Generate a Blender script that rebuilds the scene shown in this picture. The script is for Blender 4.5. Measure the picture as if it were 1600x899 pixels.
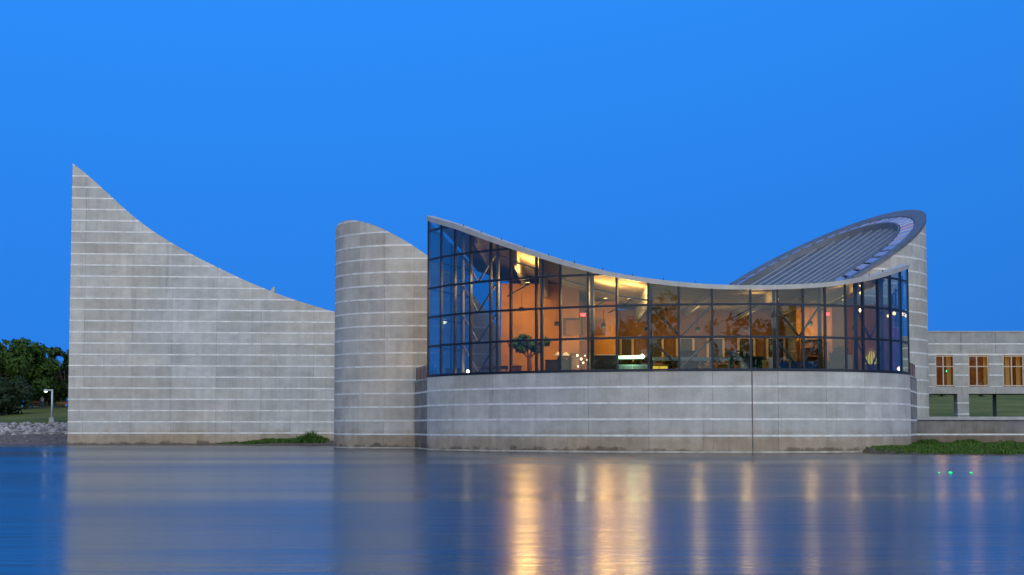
import bpy, bmesh, math, random
from mathutils import Vector, Matrix, noise
R = math.radians
random.seed(7)
sc = bpy.context.scene
C = sc.collection
for o in list(bpy.data.objects): bpy.data.objects.remove(o)

# ------------------------------------------------------------------ camera
EYE = 1.86; FPX = 2800.0; PITCH = math.atan(218.5/FPX)
cam_d = bpy.data.cameras.new('camera'); cam = bpy.data.objects.new('camera', cam_d); C.objects.link(cam)
cam_d.sensor_width = 36; cam_d.lens = FPX/1600*36; cam_d.clip_end = 6000; cam_d.clip_start = 0.1
cam.location = (0, 0, EYE); cam.rotation_euler = (math.pi/2 + PITCH, 0, 0)
sc.camera = cam
# ------------------------------------------------------------------ sky, sun, exposure
SUN_AZ = R(170); SUN_EL = R(3.4)          # the glow lies behind the viewer
w = bpy.data.worlds.new('World'); sc.world = w; w.use_nodes = True
nt = w.node_tree; nt.nodes.clear()
sky = nt.nodes.new('ShaderNodeTexSky'); sky.sky_type = 'NISHITA'; sky.sun_disc = False
sky.sun_elevation = SUN_EL; sky.sun_rotation = SUN_AZ
sky.altitude = 5000; sky.air_density = 1.3; sky.dust_density = 0.0; sky.ozone_density = 5.2
tcw = nt.nodes.new('ShaderNodeTexCoord'); sx = nt.nodes.new('ShaderNodeSeparateXYZ'); cx = nt.nodes.new('ShaderNodeCombineXYZ')
mr = nt.nodes.new('ShaderNodeMapRange'); mr.interpolation_type = 'SMOOTHSTEP'      # the dusk sky is even, a little deeper at the horizon
for k, q in zip((1, 2, 3, 4), (-.05, .36, .52, .33)): mr.inputs[k].default_value = q
nm = nt.nodes.new('ShaderNodeVectorMath'); nm.operation = 'NORMALIZE'
nt.links.new(tcw.outputs['Generated'], sx.inputs[0]); nt.links.new(sx.outputs[0], cx.inputs[0]); nt.links.new(sx.outputs[1], cx.inputs[1])
nt.links.new(sx.outputs[2], mr.inputs[0]); nt.links.new(mr.outputs[0], cx.inputs[2]); nt.links.new(cx.outputs[0], nm.inputs[0]); nt.links.new(nm.outputs[0], sky.inputs[0])
bg = nt.nodes.new('ShaderNodeBackground'); bg.inputs[1].default_value = 0.15
wo = nt.nodes.new('ShaderNodeOutputWorld')
nt.links.new(sky.outputs[0], bg.inputs[0]); nt.links.new(bg.outputs[0], wo.inputs[0])
sun_d = bpy.data.lights.new('sun', 'SUN'); sun = bpy.data.objects.new('sun', sun_d); C.objects.link(sun)
sun_d.energy = 1.3; sun_d.angle = R(135); sun_d.color = (1.0, 0.94, 0.72)
_el = R(14); _d = Vector((math.sin(SUN_AZ)*math.cos(_el), math.cos(SUN_AZ)*math.cos(_el), math.sin(_el)))
sun.rotation_euler = (-_d).to_track_quat('-Z', 'Y').to_euler()
vs = sc.view_settings; vs.view_transform = 'Standard'; vs.look = 'None'; vs.exposure = 1.5; vs.gamma = 1.0
vs.use_curve_mapping = False
sc.cycles.use_denoising = True
sc.cycles.max_bounces = 8; sc.cycles.transparent_max_bounces = 16; sc.cycles.glossy_bounces = 4
sc.cycles.caustics_reflective = False; sc.cycles.caustics_refractive = False
sc.cycles.sample_clamp_indirect = 6.0

# ------------------------------------------------------------------ helpers
def tag(o, label=None, cat=None, group=None, kind=None):
    if label: o['label'] = label
    if cat: o['category'] = cat
    if group: o['group'] = group
    if kind: o['kind'] = kind
    return o
def empty(name, loc, label=None, cat=None, group=None, rz=0):
    o = bpy.data.objects.new(name, None); C.objects.link(o); o.location = loc; o.rotation_euler = (0, 0, rz)
    o.empty_display_size = 0.5
    return tag(o, label, cat, group)
def mesh_obj(name, verts, faces, mat, parent=None, smooth=False):
    me = bpy.data.meshes.new(name)
    if parent is not None and parent.get('_w', 1):
        l = Vector(parent.location); verts = [Vector(v)-l for v in verts] if parent.parent is None else verts
    me.from_pydata([tuple(v) for v in verts], [], faces); me.validate(); me.update()
    if mat: me.materials.append(mat)
    if smooth:
        for p in me.polygons: p.use_smooth = True
    o = bpy.data.objects.new(name, me); C.objects.link(o)
    if parent: o.parent = parent
    return o
class MB:
    """collects shapes (thing-local coordinates) into one mesh"""
    def __init__(s): s.v = []; s.f = []
    def add(s, v, f):
        n = len(s.v); s.v += [tuple(p) for p in v]; s.f += [tuple(i+n for i in q) for q in f]; return s
    def box(s, c, d, rz=0, taper=1.0):
        x, y, z = [q/2 for q in d]; cs, sn = math.cos(rz), math.sin(rz); vv = []
        for dz in (-z, z):
            t = 1 if dz < 0 else taper
            for dx, dy in ((-x, -y), (x, -y), (x, y), (-x, y)):
                dx *= t; dy *= t
                vv.append((c[0]+dx*cs-dy*sn, c[1]+dx*sn+dy*cs, c[2]+dz))
        return s.add(vv, [(0,3,2,1),(4,5,6,7),(0,1,5,4),(1,2,6,5),(2,3,7,6),(3,0,4,7)])
    def tube(s, p, q, r0, r1=None, n=8):
        r1 = r0 if r1 is None else r1
        p, q = Vector(p), Vector(q); d = (q-p).normalized()
        a = d.cross(Vector((0, 0, 1)) if abs(d.z) < .9 else Vector((1, 0, 0))).normalized(); b = d.cross(a)
        vv = []
        for c, r in ((p, r0), (q, r1)):
            for i in range(n):
                t = 2*math.pi*i/n; vv.append(c+a*math.cos(t)*r+b*math.sin(t)*r)
        ff = [(i, (i+1) % n, n+(i+1) % n, n+i) for i in range(n)]+[tuple(reversed(range(n))), tuple(range(n, 2*n))]
        return s.add(vv, ff)
    def lathe(s, c, prof, n=16, a0=0, a1=2*math.pi):
        vv = []; m = len(prof)
        for i in range(n):
            t = 2*math.pi*i/n
            for r, z in prof: vv.append((c[0]+r*math.cos(t), c[1]+r*math.sin(t), c[2]+z))
        ff = []
        for i in range(n):
            j = (i+1) % n
            for k in range(m-1): ff.append((i*m+k, j*m+k, j*m+k+1, i*m+k+1))
        return s.add(vv, ff)
    def build(s, name, mat, parent=None, smooth=False):
        me = bpy.data.meshes.new(name); me.from_pydata(s.v, [], s.f); me.validate()
        bm = bmesh.new(); bm.from_mesh(me); bmesh.ops.recalc_face_normals(bm, faces=bm.faces); bm.to_mesh(me); bm.free()
        if mat: me.materials.append(mat)
        if smooth:
            for p in me.polygons: p.use_smooth = True
        o = bpy.data.objects.new(name, me); C.objects.link(o)
        if parent: o.parent = parent
        return o
def copy_tree(o, parent=None):
    c = o.copy(); C.objects.link(c); c.parent = parent
    for ch in list(o.children): copy_tree(ch, c)
    return c
# survey: a sight line through a photo pixel, cut at a known distance
def sight(px, py):
    u = (px-800)/FPX; v = (449.5-py)/FPX
    fy = math.cos(PITCH)-v*math.sin(PITCH)
    return u/fy, (math.sin(PITCH)+v*math.cos(PITCH))/fy
def at(px, py, Y):
    a, b = sight(px, py); return Vector((a*Y, Y, EYE+b*Y))
def lerp_table(tab):
    tab = sorted(tab)
    def f(s):
        if s <= tab[0][0]: return tab[0][1]
        for (a, x), (b, y) in zip(tab, tab[1:]):
            if s <= b: return x+(y-x)*(s-a)/(b-a)
        return tab[-1][1]
    return f
def smooth_table(tab):
    """monotone-ish cubic through the points"""
    tab = sorted(tab); n = len(tab)
    m = []
    for i in range(n):
        a = tab[max(i-1, 0)]; b = tab[min(i+1, n-1)]; m.append((b[1]-a[1])/(b[0]-a[0]))
    def f(s):
        if s <= tab[0][0]: return tab[0][1]+m[0]*(s-tab[0][0])
        if s >= tab[-1][0]: return tab[-1][1]+m[-1]*(s-tab[-1][0])
        for i in range(n-1):
            a, b = tab[i], tab[i+1]
            if s <= b[0]:
                h = b[0]-a[0]; t = (s-a[0])/h
                return (2*t**3-3*t*t+1)*a[1]+(t**3-2*t*t+t)*h*m[i]+(-2*t**3+3*t*t)*b[1]+(t**3-t*t)*h*m[i+1]
    return f
def runs(sa, sb, z0, z1, top, ds):
    """stations (s, z0, z1) along a wall between sa and sb clipped under the roof line top(s)"""
    n = max(1, int(math.ceil((sb-sa)/ds))); ss = [sa+(sb-sa)*i/n for i in range(n+1)]
    extra = []
    for a, b in zip(ss, ss[1:]):
        for lv in (z0, z1):
            fa, fb = top(a)-lv, top(b)-lv
            if fa*fb < 0:
                lo, hi = a, b
                for _ in range(30):
                    mid = (lo+hi)/2
                    if (top(mid)-lv)*fa > 0: lo = mid
                    else: hi = mid
                extra.append((lo+hi)/2)
    ss = sorted(ss+extra); out = []; cur = []
    for s in ss:
        t = min(z1, top(s))
        if t > z0-1e-4: cur.append((s, z0, max(t, z0+1e-3)))
        else:
            if len(cur) > 1: out.append(cur)
            cur = []
    if len(cur) > 1: out.append(cur)
    return [r for r in out if max(q[2]-q[1] for q in r) > 0.02 and r[-1][0]-r[0][0] > 0.02]
def strip(name, run, path, o_in, o_out, mat, parent, smooth=False):
    v = []; f = []
    for s, z0, z1 in run:
        x, y, nx, ny = path(s)
        for o, z in ((o_out, z0), (o_out, z1), (o_in, z1), (o_in, z0)): v.append((x+nx*o, y+ny*o, z))
    n = len(run)
    for i in range(n-1):
        a, b = 4*i, 4*i+4
        for k in range(4): f.append((a+k, a+(k+1) % 4, b+(k+1) % 4, b+k))
    f.append((3, 2, 1, 0)); e = 4*(n-1); f.append((e, e+1, e+2, e+3))
    me = bpy.data.meshes.new(name); l = parent.location if parent else Vector((0, 0, 0))
    me.from_pydata([(p[0]-l[0], p[1]-l[1], p[2]-l[2]) for p in v], [], f)
    bm = bmesh.new(); bm.from_mesh(me); bmesh.ops.recalc_face_normals(bm, faces=bm.faces); bm.to_mesh(me); bm.free()
    if mat: me.materials.append(mat)
    o = bpy.data.objects.new(name, me); C.objects.link(o)
    if parent: o.parent = parent
    return o

# ------------------------------------------------------------------ materials
def new_mat(name):
    m = bpy.data.materials.new(name); m.use_nodes = True
    t = m.node_tree; b = t.nodes['Principled BSDF']; return m, t, b
def simple(name, col, rough=.6, metal=0, var=0.0, scale=3.0, spec=None):
    m, t, b = new_mat(name); b.inputs['Roughness'].default_value = rough; b.inputs['Metallic'].default_value = metal
    if spec is not None: b.inputs['Specular IOR Level'].default_value = spec
    if var:
        g = t.nodes.new('ShaderNodeNewGeometry'); n = t.nodes.new('ShaderNodeTexNoise'); n.inputs['Scale'].default_value = scale
        n.inputs['Detail'].default_value = 5
        r = t.nodes.new('ShaderNodeMapRange'); r.inputs[1].default_value = .3; r.inputs[2].default_value = .7
        r.inputs[3].default_value = 1-var; r.inputs[4].default_value = 1+var
        mx = t.nodes.new('ShaderNodeVectorMath'); mx.operation = 'SCALE'; mx.inputs[0].default_value = col
        t.links.new(g.outputs['Position'], n.inputs['Vector']); t.links.new(n.outputs[0], r.inputs[0])
        t.links.new(r.outputs[0], mx.inputs['Scale']); t.links.new(mx.outputs[0], b.inputs['Base Color'])
    else: b.inputs['Base Color'].default_value = (*col, 1)
    return m
def emit(name, col, strength, base=(.8, .8, .8)):
    m, t, b = new_mat(name); b.inputs['Base Color'].default_value = (*base, 1)
    b.inputs['Emission Color'].default_value = (*col, 1); b.inputs['Emission Strength'].default_value = strength
    return m
def concrete(name, col=(.515, .50, .455), silt=True, dirt=.17):
    m, t, b = new_mat(name); L = t.links.new; N = t.nodes.new
    b.inputs['Roughness'].default_value = .85; b.inputs['Specular IOR Level'].default_value = .25
    g = N('ShaderNodeNewGeometry'); oi = N('ShaderNodeObjectInfo')
    def ns(scale, detail, vec=None):
        n = N('ShaderNodeTexNoise'); n.inputs['Scale'].default_value = scale; n.inputs['Detail'].default_value = detail
        n.inputs['Roughness'].default_value = .6
        if vec:
            mp = N('ShaderNodeMapping'); mp.inputs['Scale'].default_value = vec
            L(g.outputs['Position'], mp.inputs[0]); L(mp.outputs[0], n.inputs['Vector'])
        else: L(g.outputs['Position'], n.inputs['Vector'])
        return n.outputs[0]
    def rng(x, a, b_, c, d):
        r = N('ShaderNodeMapRange'); L(x, r.inputs[0])
        for k, q in zip((1, 2, 3, 4), (a, b_, c, d)): r.inputs[k].default_value = q
        return r.outputs[0]
    def mul(x, y):
        q = N('ShaderNodeMath'); q.operation = 'MULTIPLY'; L(x, q.inputs[0]); L(y, q.inputs[1]); return q.outputs[0]
    blotch = rng(ns(.22, 6), .35, .68, 1-dirt*.55, 1.10)
    cloud = rng(ns(.75, 7, (1, 1, 1.6)), .33, .62, 1-dirt*.7, 1.05)
    streak = rng(ns(1.0, 4, (1.6, 1.6, .16)), .36, .62, 1-dirt*.55, 1.04)
    grain = rng(ns(9, 4), .3, .7, .94, 1.06)
    rnd = rng(oi.outputs['Random'], 0, 1, .88, 1.07); drip = rng(ns(2.6, 3, (1, 1, .035)), .60, .76, 1.0, .80)
    val = mul(mul(mul(blotch, cloud), mul(streak, grain)), mul(rnd, drip))
    sc_ = N('ShaderNodeVectorMath'); sc_.operation = 'SCALE'; sc_.inputs[0].default_value = col; L(val, sc_.inputs['Scale'])
    tint = N('ShaderNodeMix'); tint.data_type = 'RGBA'; tint.blend_type = 'MULTIPLY'; tint.inputs['Factor'].default_value = 1
    tc = N('ShaderNodeValToRGB'); tc.color_ramp.elements[0].position = .38; tc.color_ramp.elements[0].color = (1.0, .965, .91, 1)
    tc.color_ramp.elements[1].position = .62; tc.color_ramp.elements[1].color = (.965, 1.0, 1.04, 1)
    L(ns(.09, 3), tc.inputs[0]); L(sc_.outputs[0], tint.inputs['A']); L(tc.outputs[0], tint.inputs['B'])
    out = tint.outputs['Result']
    if silt:   # the tide-mark of silt along the foot of the walls
        sp = N('ShaderNodeSeparateXYZ'); L(g.outputs['Position'], sp.inputs[0])
        nz = rng(ns(.9, 5), .3, .7, -.35, .35)
        ad = N('ShaderNodeMath'); ad.operation = 'ADD'; L(sp.outputs['Z'], ad.inputs[0]); L(nz, ad.inputs[1])
        fac = rng(ad.outputs[0], .9, 1.7, .9, 0); wet = rng(ad.outputs[0], .10, .32, .45, 1.0)
        mx = N('ShaderNodeMix'); mx.data_type = 'RGBA'; mx.blend_type = 'MULTIPLY'
        L(fac, mx.inputs['Factor']); L(out, mx.inputs['A']); mx.inputs['B'].default_value = (.78, .63, .48, 1)
        wv_ = N('ShaderNodeVectorMath'); wv_.operation = 'SCALE'; L(mx.outputs['Result'], wv_.inputs[0]); L(wet, wv_.inputs['Scale'])
        out = wv_.outputs[0]
    L(out, b.inputs['Base Color'])
    bp = N('ShaderNodeBump'); bp.inputs['Strength'].default_value = .25; bp.inputs['Distance'].default_value = .03
    L(ns(5, 5), bp.inputs['Height']); L(bp.outputs[0], b.inputs['Normal'])
    return m
M = {}
M['conc'] = concrete('board_formed_concrete')
M['dark_conc'] = concrete('darker_concrete', (.31, .295, .27), dirt=.3); M['link_conc'] = concrete('greyer_concrete', (.40, .395, .37), dirt=.2)  # the darker one puts the terrace walls' shade into the colour
M['band_low'] = simple('silted_band', (.46, .42, .34), .7, var=.3, scale=1.2)
M['core'] = simple('concrete_joint', (.16, .155, .15), .9, var=.2)
M['band'] = simple('white_stone_band', (.71, .71, .67), .6, var=.18, scale=1.6)
M['coping'] = simple('coping_stone', (.42, .41, .39), .7, var=.15, scale=1.5)
M['mullion'] = simple('dark_metal_mullion', (.025, .035, .05), .4, .6)
M['fascia'] = simple('grey_zinc_fascia', (.45, .44, .41), .5, .1, var=.12, scale=.9)
M['roofdark'] = simple('dark_roof_metal', (.13, .145, .165), .5, .2, var=.15, scale=1.0)
M['roofmetal'] = simple('ribbed_roof_metal', (.115, .14, .17), .5, .2, var=.2, scale=.8)
M['seam'] = simple('seam_metal', (.25, .28, .32), .5, .2)
M['steel'] = simple('painted_steel', (.26, .27, .27), .55, .1)
M['ceiling'] = simple('cream_ceiling', (.27, .235, .20), .8)
M['tanwall'] = simple('tan_plaster', (.25, .135, .07), .8, var=.25, scale=.6)
M['orangewall'] = simple('orange_plaster', (.46, .22, .065), .8, var=.18, scale=.6)
M['floor'] = simple('carpet', (.10, .09, .08), .9)
M['white'] = simple('white_paint', (.78, .77, .74), .5)
M['dark'] = simple('dark_cabinet', (.03, .03, .032), .5)
M['wood'] = simple('brown_wood', (.16, .075, .03), .5, var=.3, scale=4)
M['bark'] = simple('bark', (.09, .065, .045), .9, var=.3, scale=6)
M['guard'] = simple('maroon_guard_panel', (.20, .11, .10), .5)
M['blue'] = simple('blue_panel', (.03, .12, .36), .5)
M['yellow'] = simple('yellow_panel', (.62, .42, .06), .5)
M['teal'] = simple('pale_teal_top', (.42, .58, .56), .4)
M['green'] = simple('green_metal', (.02, .13, .08), .4, .3)
M['red'] = simple('red_curtain', (.40, .09, .07), .8)
M['pole'] = simple('pale_galvanised_pole', (.62, .66, .68), .45, .2)
M['soil'] = simple('wet_soil', (.085, .065, .045), .9, var=.35, scale=1.3)
M['rock'] = simple('limestone_rock', (.35, .33, .32), .85, var=.5, scale=.9)

def glass_mat(name, r0, tint=(.60, .68, .70, 1)):
    m, t, b = new_mat(name); t.nodes.remove(b); N = t.nodes.new; L = t.links.new
    tr = N('ShaderNodeBsdfTransparent'); tr.inputs[0].default_value = tint
    gl = N('ShaderNodeBsdfGlossy'); gl.inputs['Roughness'].default_value = .0; gl.inputs[0].default_value = (.86, .98, 1, 1)
    lw = N('ShaderNodeLayerWeight'); lw.inputs['Blend'].default_value = .5      # coated panes: weak head-on, strong at a slant
    pw = N('ShaderNodeMath'); pw.operation = 'POWER'; L(lw.outputs['Facing'], pw.inputs[0]); pw.inputs[1].default_value = 2.35
    fr = N('ShaderNodeMath'); fr.operation = 'MULTIPLY_ADD'; L(pw.outputs[0], fr.inputs[0]); fr.inputs[1].default_value = .95-r0; fr.inputs[2].default_value = r0
    gb = N('ShaderNodeNewGeometry'); iv = N('ShaderNodeMath'); iv.operation = 'SUBTRACT'; iv.inputs[0].default_value = 1; L(gb.outputs['Backfacing'], iv.inputs[1])
    mu = N('ShaderNodeMath'); mu.operation = 'MULTIPLY'; L(fr.outputs[0], mu.inputs[0]); L(iv.outputs[0], mu.inputs[1])
    mx = N('ShaderNodeMixShader'); L(mu.outputs[0], mx.inputs[0]); L(tr.outputs[0], mx.inputs[1]); L(gl.outputs[0], mx.inputs[2])
    g = N('ShaderNodeNewGeometry'); n = N('ShaderNodeTexNoise'); n.inputs['Scale'].default_value = .45; n.inputs['Detail'].default_value = 2
    bp = N('ShaderNodeBump'); bp.inputs['Strength'].default_value = .12; bp.inputs['Distance'].default_value = .05
    L(g.outputs['Position'], n.inputs['Vector']); L(n.outputs[0], bp.inputs['Height']); L(bp.outputs[0], gl.inputs['Normal'])
    L(mx.outputs[0], t.nodes['Material Output'].inputs[0]); return m
M['glass'] = glass_mat('curtain_wall_glass', .036); M['clear'] = glass_mat('clear_glass', .025, (.9, .9, .9, 1))
def water_mat():
    m, t, b = new_mat('lake_water'); N = t.nodes.new; L = t.links.new
    b.inputs['Base Color'].default_value = (.006, .018, .028, 1); b.inputs['IOR'].default_value = 1.34
    g = N('ShaderNodeNewGeometry')
    def ns(scale, vec, detail=3):
        mp = N('ShaderNodeMapping'); mp.inputs['Scale'].default_value = vec; L(g.outputs['Position'], mp.inputs[0])
        n = N('ShaderNodeTexNoise'); n.inputs['Scale'].default_value = scale; n.inputs['Detail'].default_value = detail
        L(mp.outputs[0], n.inputs['Vector']); return n.outputs[0]
    # breeze patches: where the surface is ruffled more
    r = N('ShaderNodeMapRange'); r.inputs[1].default_value = .38; r.inputs[2].default_value = .66
    r.inputs[3].default_value = .15; r.inputs[4].default_value = .27
    L(ns(.02, (.5, 2.2, 1)), r.inputs[0]); L(r.outputs[0], b.inputs['Roughness'])
    bp = N('ShaderNodeBump'); bp.inputs['Strength'].default_value = .32; bp.inputs['Distance'].default_value = .06
    L(ns(.9, (.32, 1.5, 1), 4), bp.inputs['Height'])
    b2 = N('ShaderNodeBump'); b2.inputs['Strength'].default_value = 1.0; b2.inputs['Distance'].default_value = .065
    L(ns(.16, (.16, 1.4, 1), 5), b2.inputs['Height']); L(bp.outputs[0], b2.inputs['Normal']); L(b2.outputs[0], b.inputs['Normal'])
    return m
M['water'] = water_mat()
def leaf_mat(name, c0, c1):
    m, t, b = new_mat(name); N = t.nodes.new; L = t.links.new
    g = N('ShaderNodeNewGeometry'); r = N('ShaderNodeMix'); r.data_type = 'RGBA'
    L(g.outputs['Random Per Island'], r.inputs['Factor']); r.inputs['A'].default_value = (*c0, 1); r.inputs['B'].default_value = (*c1, 1)
    L(r.outputs['Result'], b.inputs['Base Color']); b.inputs['Roughness'].default_value = .7
    b.inputs['Specular IOR Level'].default_value = .2
    return m
M['leaf'] = leaf_mat('tree_leaves', (.024, .058, .008), (.055, .105, .014))
M['leaf2'] = leaf_mat('dark_tree_leaves', (.018, .042, .012), (.045, .078, .020))
M['bush'] = leaf_mat('bush_leaves', (.016, .036, .016), (.035, .06, .022))
M['grass'] = leaf_mat('grass_blades', (.035, .09, .010), (.085, .16, .025))
M['plantleaf'] = leaf_mat('indoor_leaves', (.02, .09, .05), (.05, .16, .09))
def ground_mat():
    m, t, b = new_mat('lawn_and_shore'); N = t.nodes.new; L = t.links.new
    b.inputs['Roughness'].default_value = .95; b.inputs['Specular IOR Level'].default_value = .1
    g = N('ShaderNodeNewGeometry'); sp = N('ShaderNodeSeparateXYZ'); L(g.outputs['Position'], sp.inputs[0])
    n = N('ShaderNodeTexNoise'); n.inputs['Scale'].default_value = .12; n.inputs['Detail'].default_value = 8; L(g.outputs['Position'], n.inputs['Vector'])
    cr = N('ShaderNodeValToRGB'); L(n.outputs[0], cr.inputs[0])
    cr.color_ramp.elements[0].position = .34; cr.color_ramp.elements[0].color = (.075, .105, .022, 1)
    cr.color_ramp.elements[1].position = .68; cr.color_ramp.elements[1].color = (.155, .165, .050, 1)
    n2 = N('ShaderNodeTexNoise'); n2.inputs['Scale'].default_value = 2.2; n2.inputs['Detail'].default_value = 6; L(g.outputs['Position'], n2.inputs['Vector'])
    cr2 = N('ShaderNodeValToRGB'); L(n2.outputs[0], cr2.inputs[0])
    cr2.color_ramp.elements[0].position = .35; cr2.color_ramp.elements[0].color = (.10, .085, .075, 1)
    cr2.color_ramp.elements[1].position = .65; cr2.color_ramp.elements[1].color = (.22, .19, .18, 1)
    r = N('ShaderNodeMapRange'); L(sp.outputs['Z'], r.inputs[0]); r.inputs[1].default_value = 2.0; r.inputs[2].default_value = 2.3
    mx = N('ShaderNodeMix'); mx.data_type = 'RGBA'; L(r.outputs[0], mx.inputs['Factor']); L(cr2.outputs[0], mx.inputs['A']); L(cr.outputs[0], mx.inputs['B'])
    L(mx.outputs['Result'], b.inputs['Base Color'])
    bp = N('ShaderNodeBump'); bp.inputs['Strength'].default_value = .6; bp.inputs['Distance'].default_value = .12
    L(n2.outputs[0], bp.inputs['Height']); L(bp.outputs[0], b.inputs['Normal'])
    return m
M['ground'] = ground_mat()

# ------------------------------------------------------------------ the setting: ground and water
left_prof = lerp_table([(150, -1.6), (196, -.8), (199.5, -.1), (200.5, .25), (202.5, .75), (204.4, 1.0), (207, 2.2), (209, 2.4), (260, 4.9), (330, 5.6), (3000, 6)])
mid_prof = lerp_table([(150, -1.6), (197, -1.4), (206, 2.4), (300, 3.5), (3000, 6)])
right_prof = lerp_table([(154, -1.6), (155.6, -1.5), (156.4, 2.55), (205, 2.7), (230, 3.4), (285, 6.5), (330, 8.6), (3000, 9)])
def ground_z(x, y):
    if y < 20:
        return lerp_table([(-3000, 4), (-60, 3.2), (-32, 1.2), (-22, -.8), (0, -1.6), (20, -1.6)])(y)
    a = left_prof(y); b = mid_prof(y); c = right_prof(y)
    if x < -47: z = a
    elif x < -41: z = a+(b-a)*(x+47)/6
    elif x < 33.5: z = b
    elif x < 35: z = b+(c-b)*(x-33.5)/1.5
    else: z = c
    return z
gx = [-3000, -800, -300, -180]+[-130+4*i for i in range(20)]+[-48, -47, -41, -20, 0, 15, 30, 33.5, 35, 36]+[40+6*i for i in range(14)]+[130, 180, 300, 800, 3000]
gy = [-3000, -600, -150, -60, -45, -32, -27, -22, -10, 0, 20, 80, 120, 150, 154, 155.6, 156.4, 165, 180, 190, 196, 198, 199.5, 200.5, 202, 203.5, 204.2, 205.5, 207, 209, 213, 220, 230, 240, 250, 260, 272, 285, 300, 330, 400, 600, 1200, 3000]
gv = []
for y in gy:
    for x in gx:
        z = ground_z(x, y)
        if 200 < y < 400 and (x < -47 or x > 38): z += .18*noise.noise(Vector((x*.15, y*.3, 0)))
        gv.append((x, y, z))
nxg = len(gx)
gf = [(j*nxg+i, j*nxg+i+1, (j+1)*nxg+i+1, (j+1)*nxg+i) for j in range(len(gy)-1) for i in range(nxg-1)]
ground = tag(mesh_obj('ground', gv, gf, M['ground'], smooth=True), kind='structure')
wv = [(-900, -40, 0), (900, -40, 0), (900, 206, 0), (-900, 206, 0)]
water = tag(mesh_obj('water', wv, [(0, 1, 2, 3)], M['water']), kind='structure')

def bank(name, fx, x0, x1, y0, y1, n, m, mat):
    v = []; f = []
    for j in range(m+1):
        for i in range(n+1):
            x = x0+(x1-x0)*i/n; y = y0+(y1-y0)*j/m
            v.append((x, y, fx(x, y)+.06*noise.noise(Vector((x*.9, y*.9, 3)))))
    for j in range(m):
        for i in range(n): f.append((j*(n+1)+i, j*(n+1)+i+1, (j+1)*(n+1)+i+1, (j+1)*(n+1)+i))
    return tag(mesh_obj(name, v, f, mat, smooth=True), kind='structure')
def soil_h(x, y):           # the silt bank against the foot of the concrete wing
    e = max(0, min(1, (x+38)/14)); sh = 191-10.5*e
    return max(-.6, min(.42, (y-sh)*.045*e+(-.25 if e < .05 else 0)))-(.3 if e < .02 else 0)
bank('soil_bank', soil_h, -40, -9, 176, 195.2, 60, 30, M['soil'])
shore = lerp_table([(25, 140), (25.8, 136.8), (26.6, 125), (29.6, 119.5), (33, 117), (40, 115), (60, 113), (120, 112)])
def grass_h(x, y):
    d = y-shore(x)
    if x < 25.6: return -.6
    return max(-.6, min(.4, d*(.019+.035*max(0, 1-(x-25.6)/4)) if d > 0 else d*.15))
bank('grass_bank', grass_h, 25.2, 100, 110, 155.5, 130, 60, M['soil'])

# ------------------------------------------------------------------ walls in courses between white bands
PITCH_Z = 1.2; BAND0 = 0.05; BH = 0.074
def courses(thing, path, s0, s1, joints, top, ds, z_lo=-1.2, z_hi=40, thick=.35, z_off=0.0, low_band=True, mat=None):
    """panels between vertical joints, one row per course, with a white band on every course line"""
    cuts = [s0]+[j for j in joints if s0 < j < s1]+[s1]
    k = -1
    while True:
        za = BAND0+z_off+k*PITCH_Z+BH; zb = za+PITCH_Z-2*BH
        if za > z_hi: break
        zb = min(zb, z_hi); za_ = max(za, z_lo)
        hit = False
        if zb > za_+.02:
            for a, b in zip(cuts, cuts[1:]):
                for r in runs(a+.011, b-.011, za_, zb, top, ds):
                    strip('concrete_panel', r, path, -.02, .05, mat or M['conc'], thing); hit = True
        bz = BAND0+z_off+(k+1)*PITCH_Z
        if bz-BH > z_lo and bz+BH < z_hi and (low_band or bz > .4):
            for r in runs(s0, s1, bz-BH, bz+BH, top, ds):
                strip('white_band', r, path, -.02, .065, M['band'] if bz > .4 else M['band_low'], thing)
        k += 1
    for r in runs(s0, s1, z_lo-.3, z_hi, lambda s: top(s)-.012, ds):
        strip('wall_core', r, path, -thick, .022, M['core'], thing)
def line_path(A, B):
    A, B = Vector(A), Vector(B); d = (B-A).normalized()
    n = Vector((d.y, -d.x))
    return (lambda s: (A.x+d.x*s, A.y+d.y*s, n.x, n.y)), (B-A).length
def circ_path(cx, cy, r):   # s is arc length, angle measured from +x
    return lambda s: (cx+r*math.cos(s/r), cy+r*math.sin(s/r), math.cos(s/r), math.sin(s/r))

# ---- concrete wing on the left: tall wall with a sweeping top
A = (-47.35, 191.5); B = (-13.5, 195.3)
wing = empty('concrete_wing', (A[0], A[1], 0), 'tall pale concrete wing with white bands, its top sweeping down from a sharp peak', 'building')
path, ln = line_path(A, B)
def on_wing(px, py):
    a, b = sight(px, py); d = Vector(B)-Vector(A); d.normalize()
    n = Vector((d.y, -d.x)); Y = (n.x*A[0]+n.y*A[1])/(n.x*a+n.y)
    P = Vector((a*Y, Y)); return (P-Vector(A)).dot(d), EYE+b*Y
prof = [on_wing(*p) for p in [(112, 254.5), (137, 274), (166, 300), (200, 331), (230, 355), (262, 376), (303, 399.5), (335, 415.5), (371, 433), (408, 449), (455, 467), (505, 482.5), (523, 487.5), (560, 497)]]
wing_top = smooth_table(prof)
s_first = 0.0
wj = [on_wing(px, 560)[0] for px in (131, 206, 268, 338, 408, 490)]
courses(wing, path, 0.0, ln, wj, wing_top, .8, low_band=False)
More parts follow.
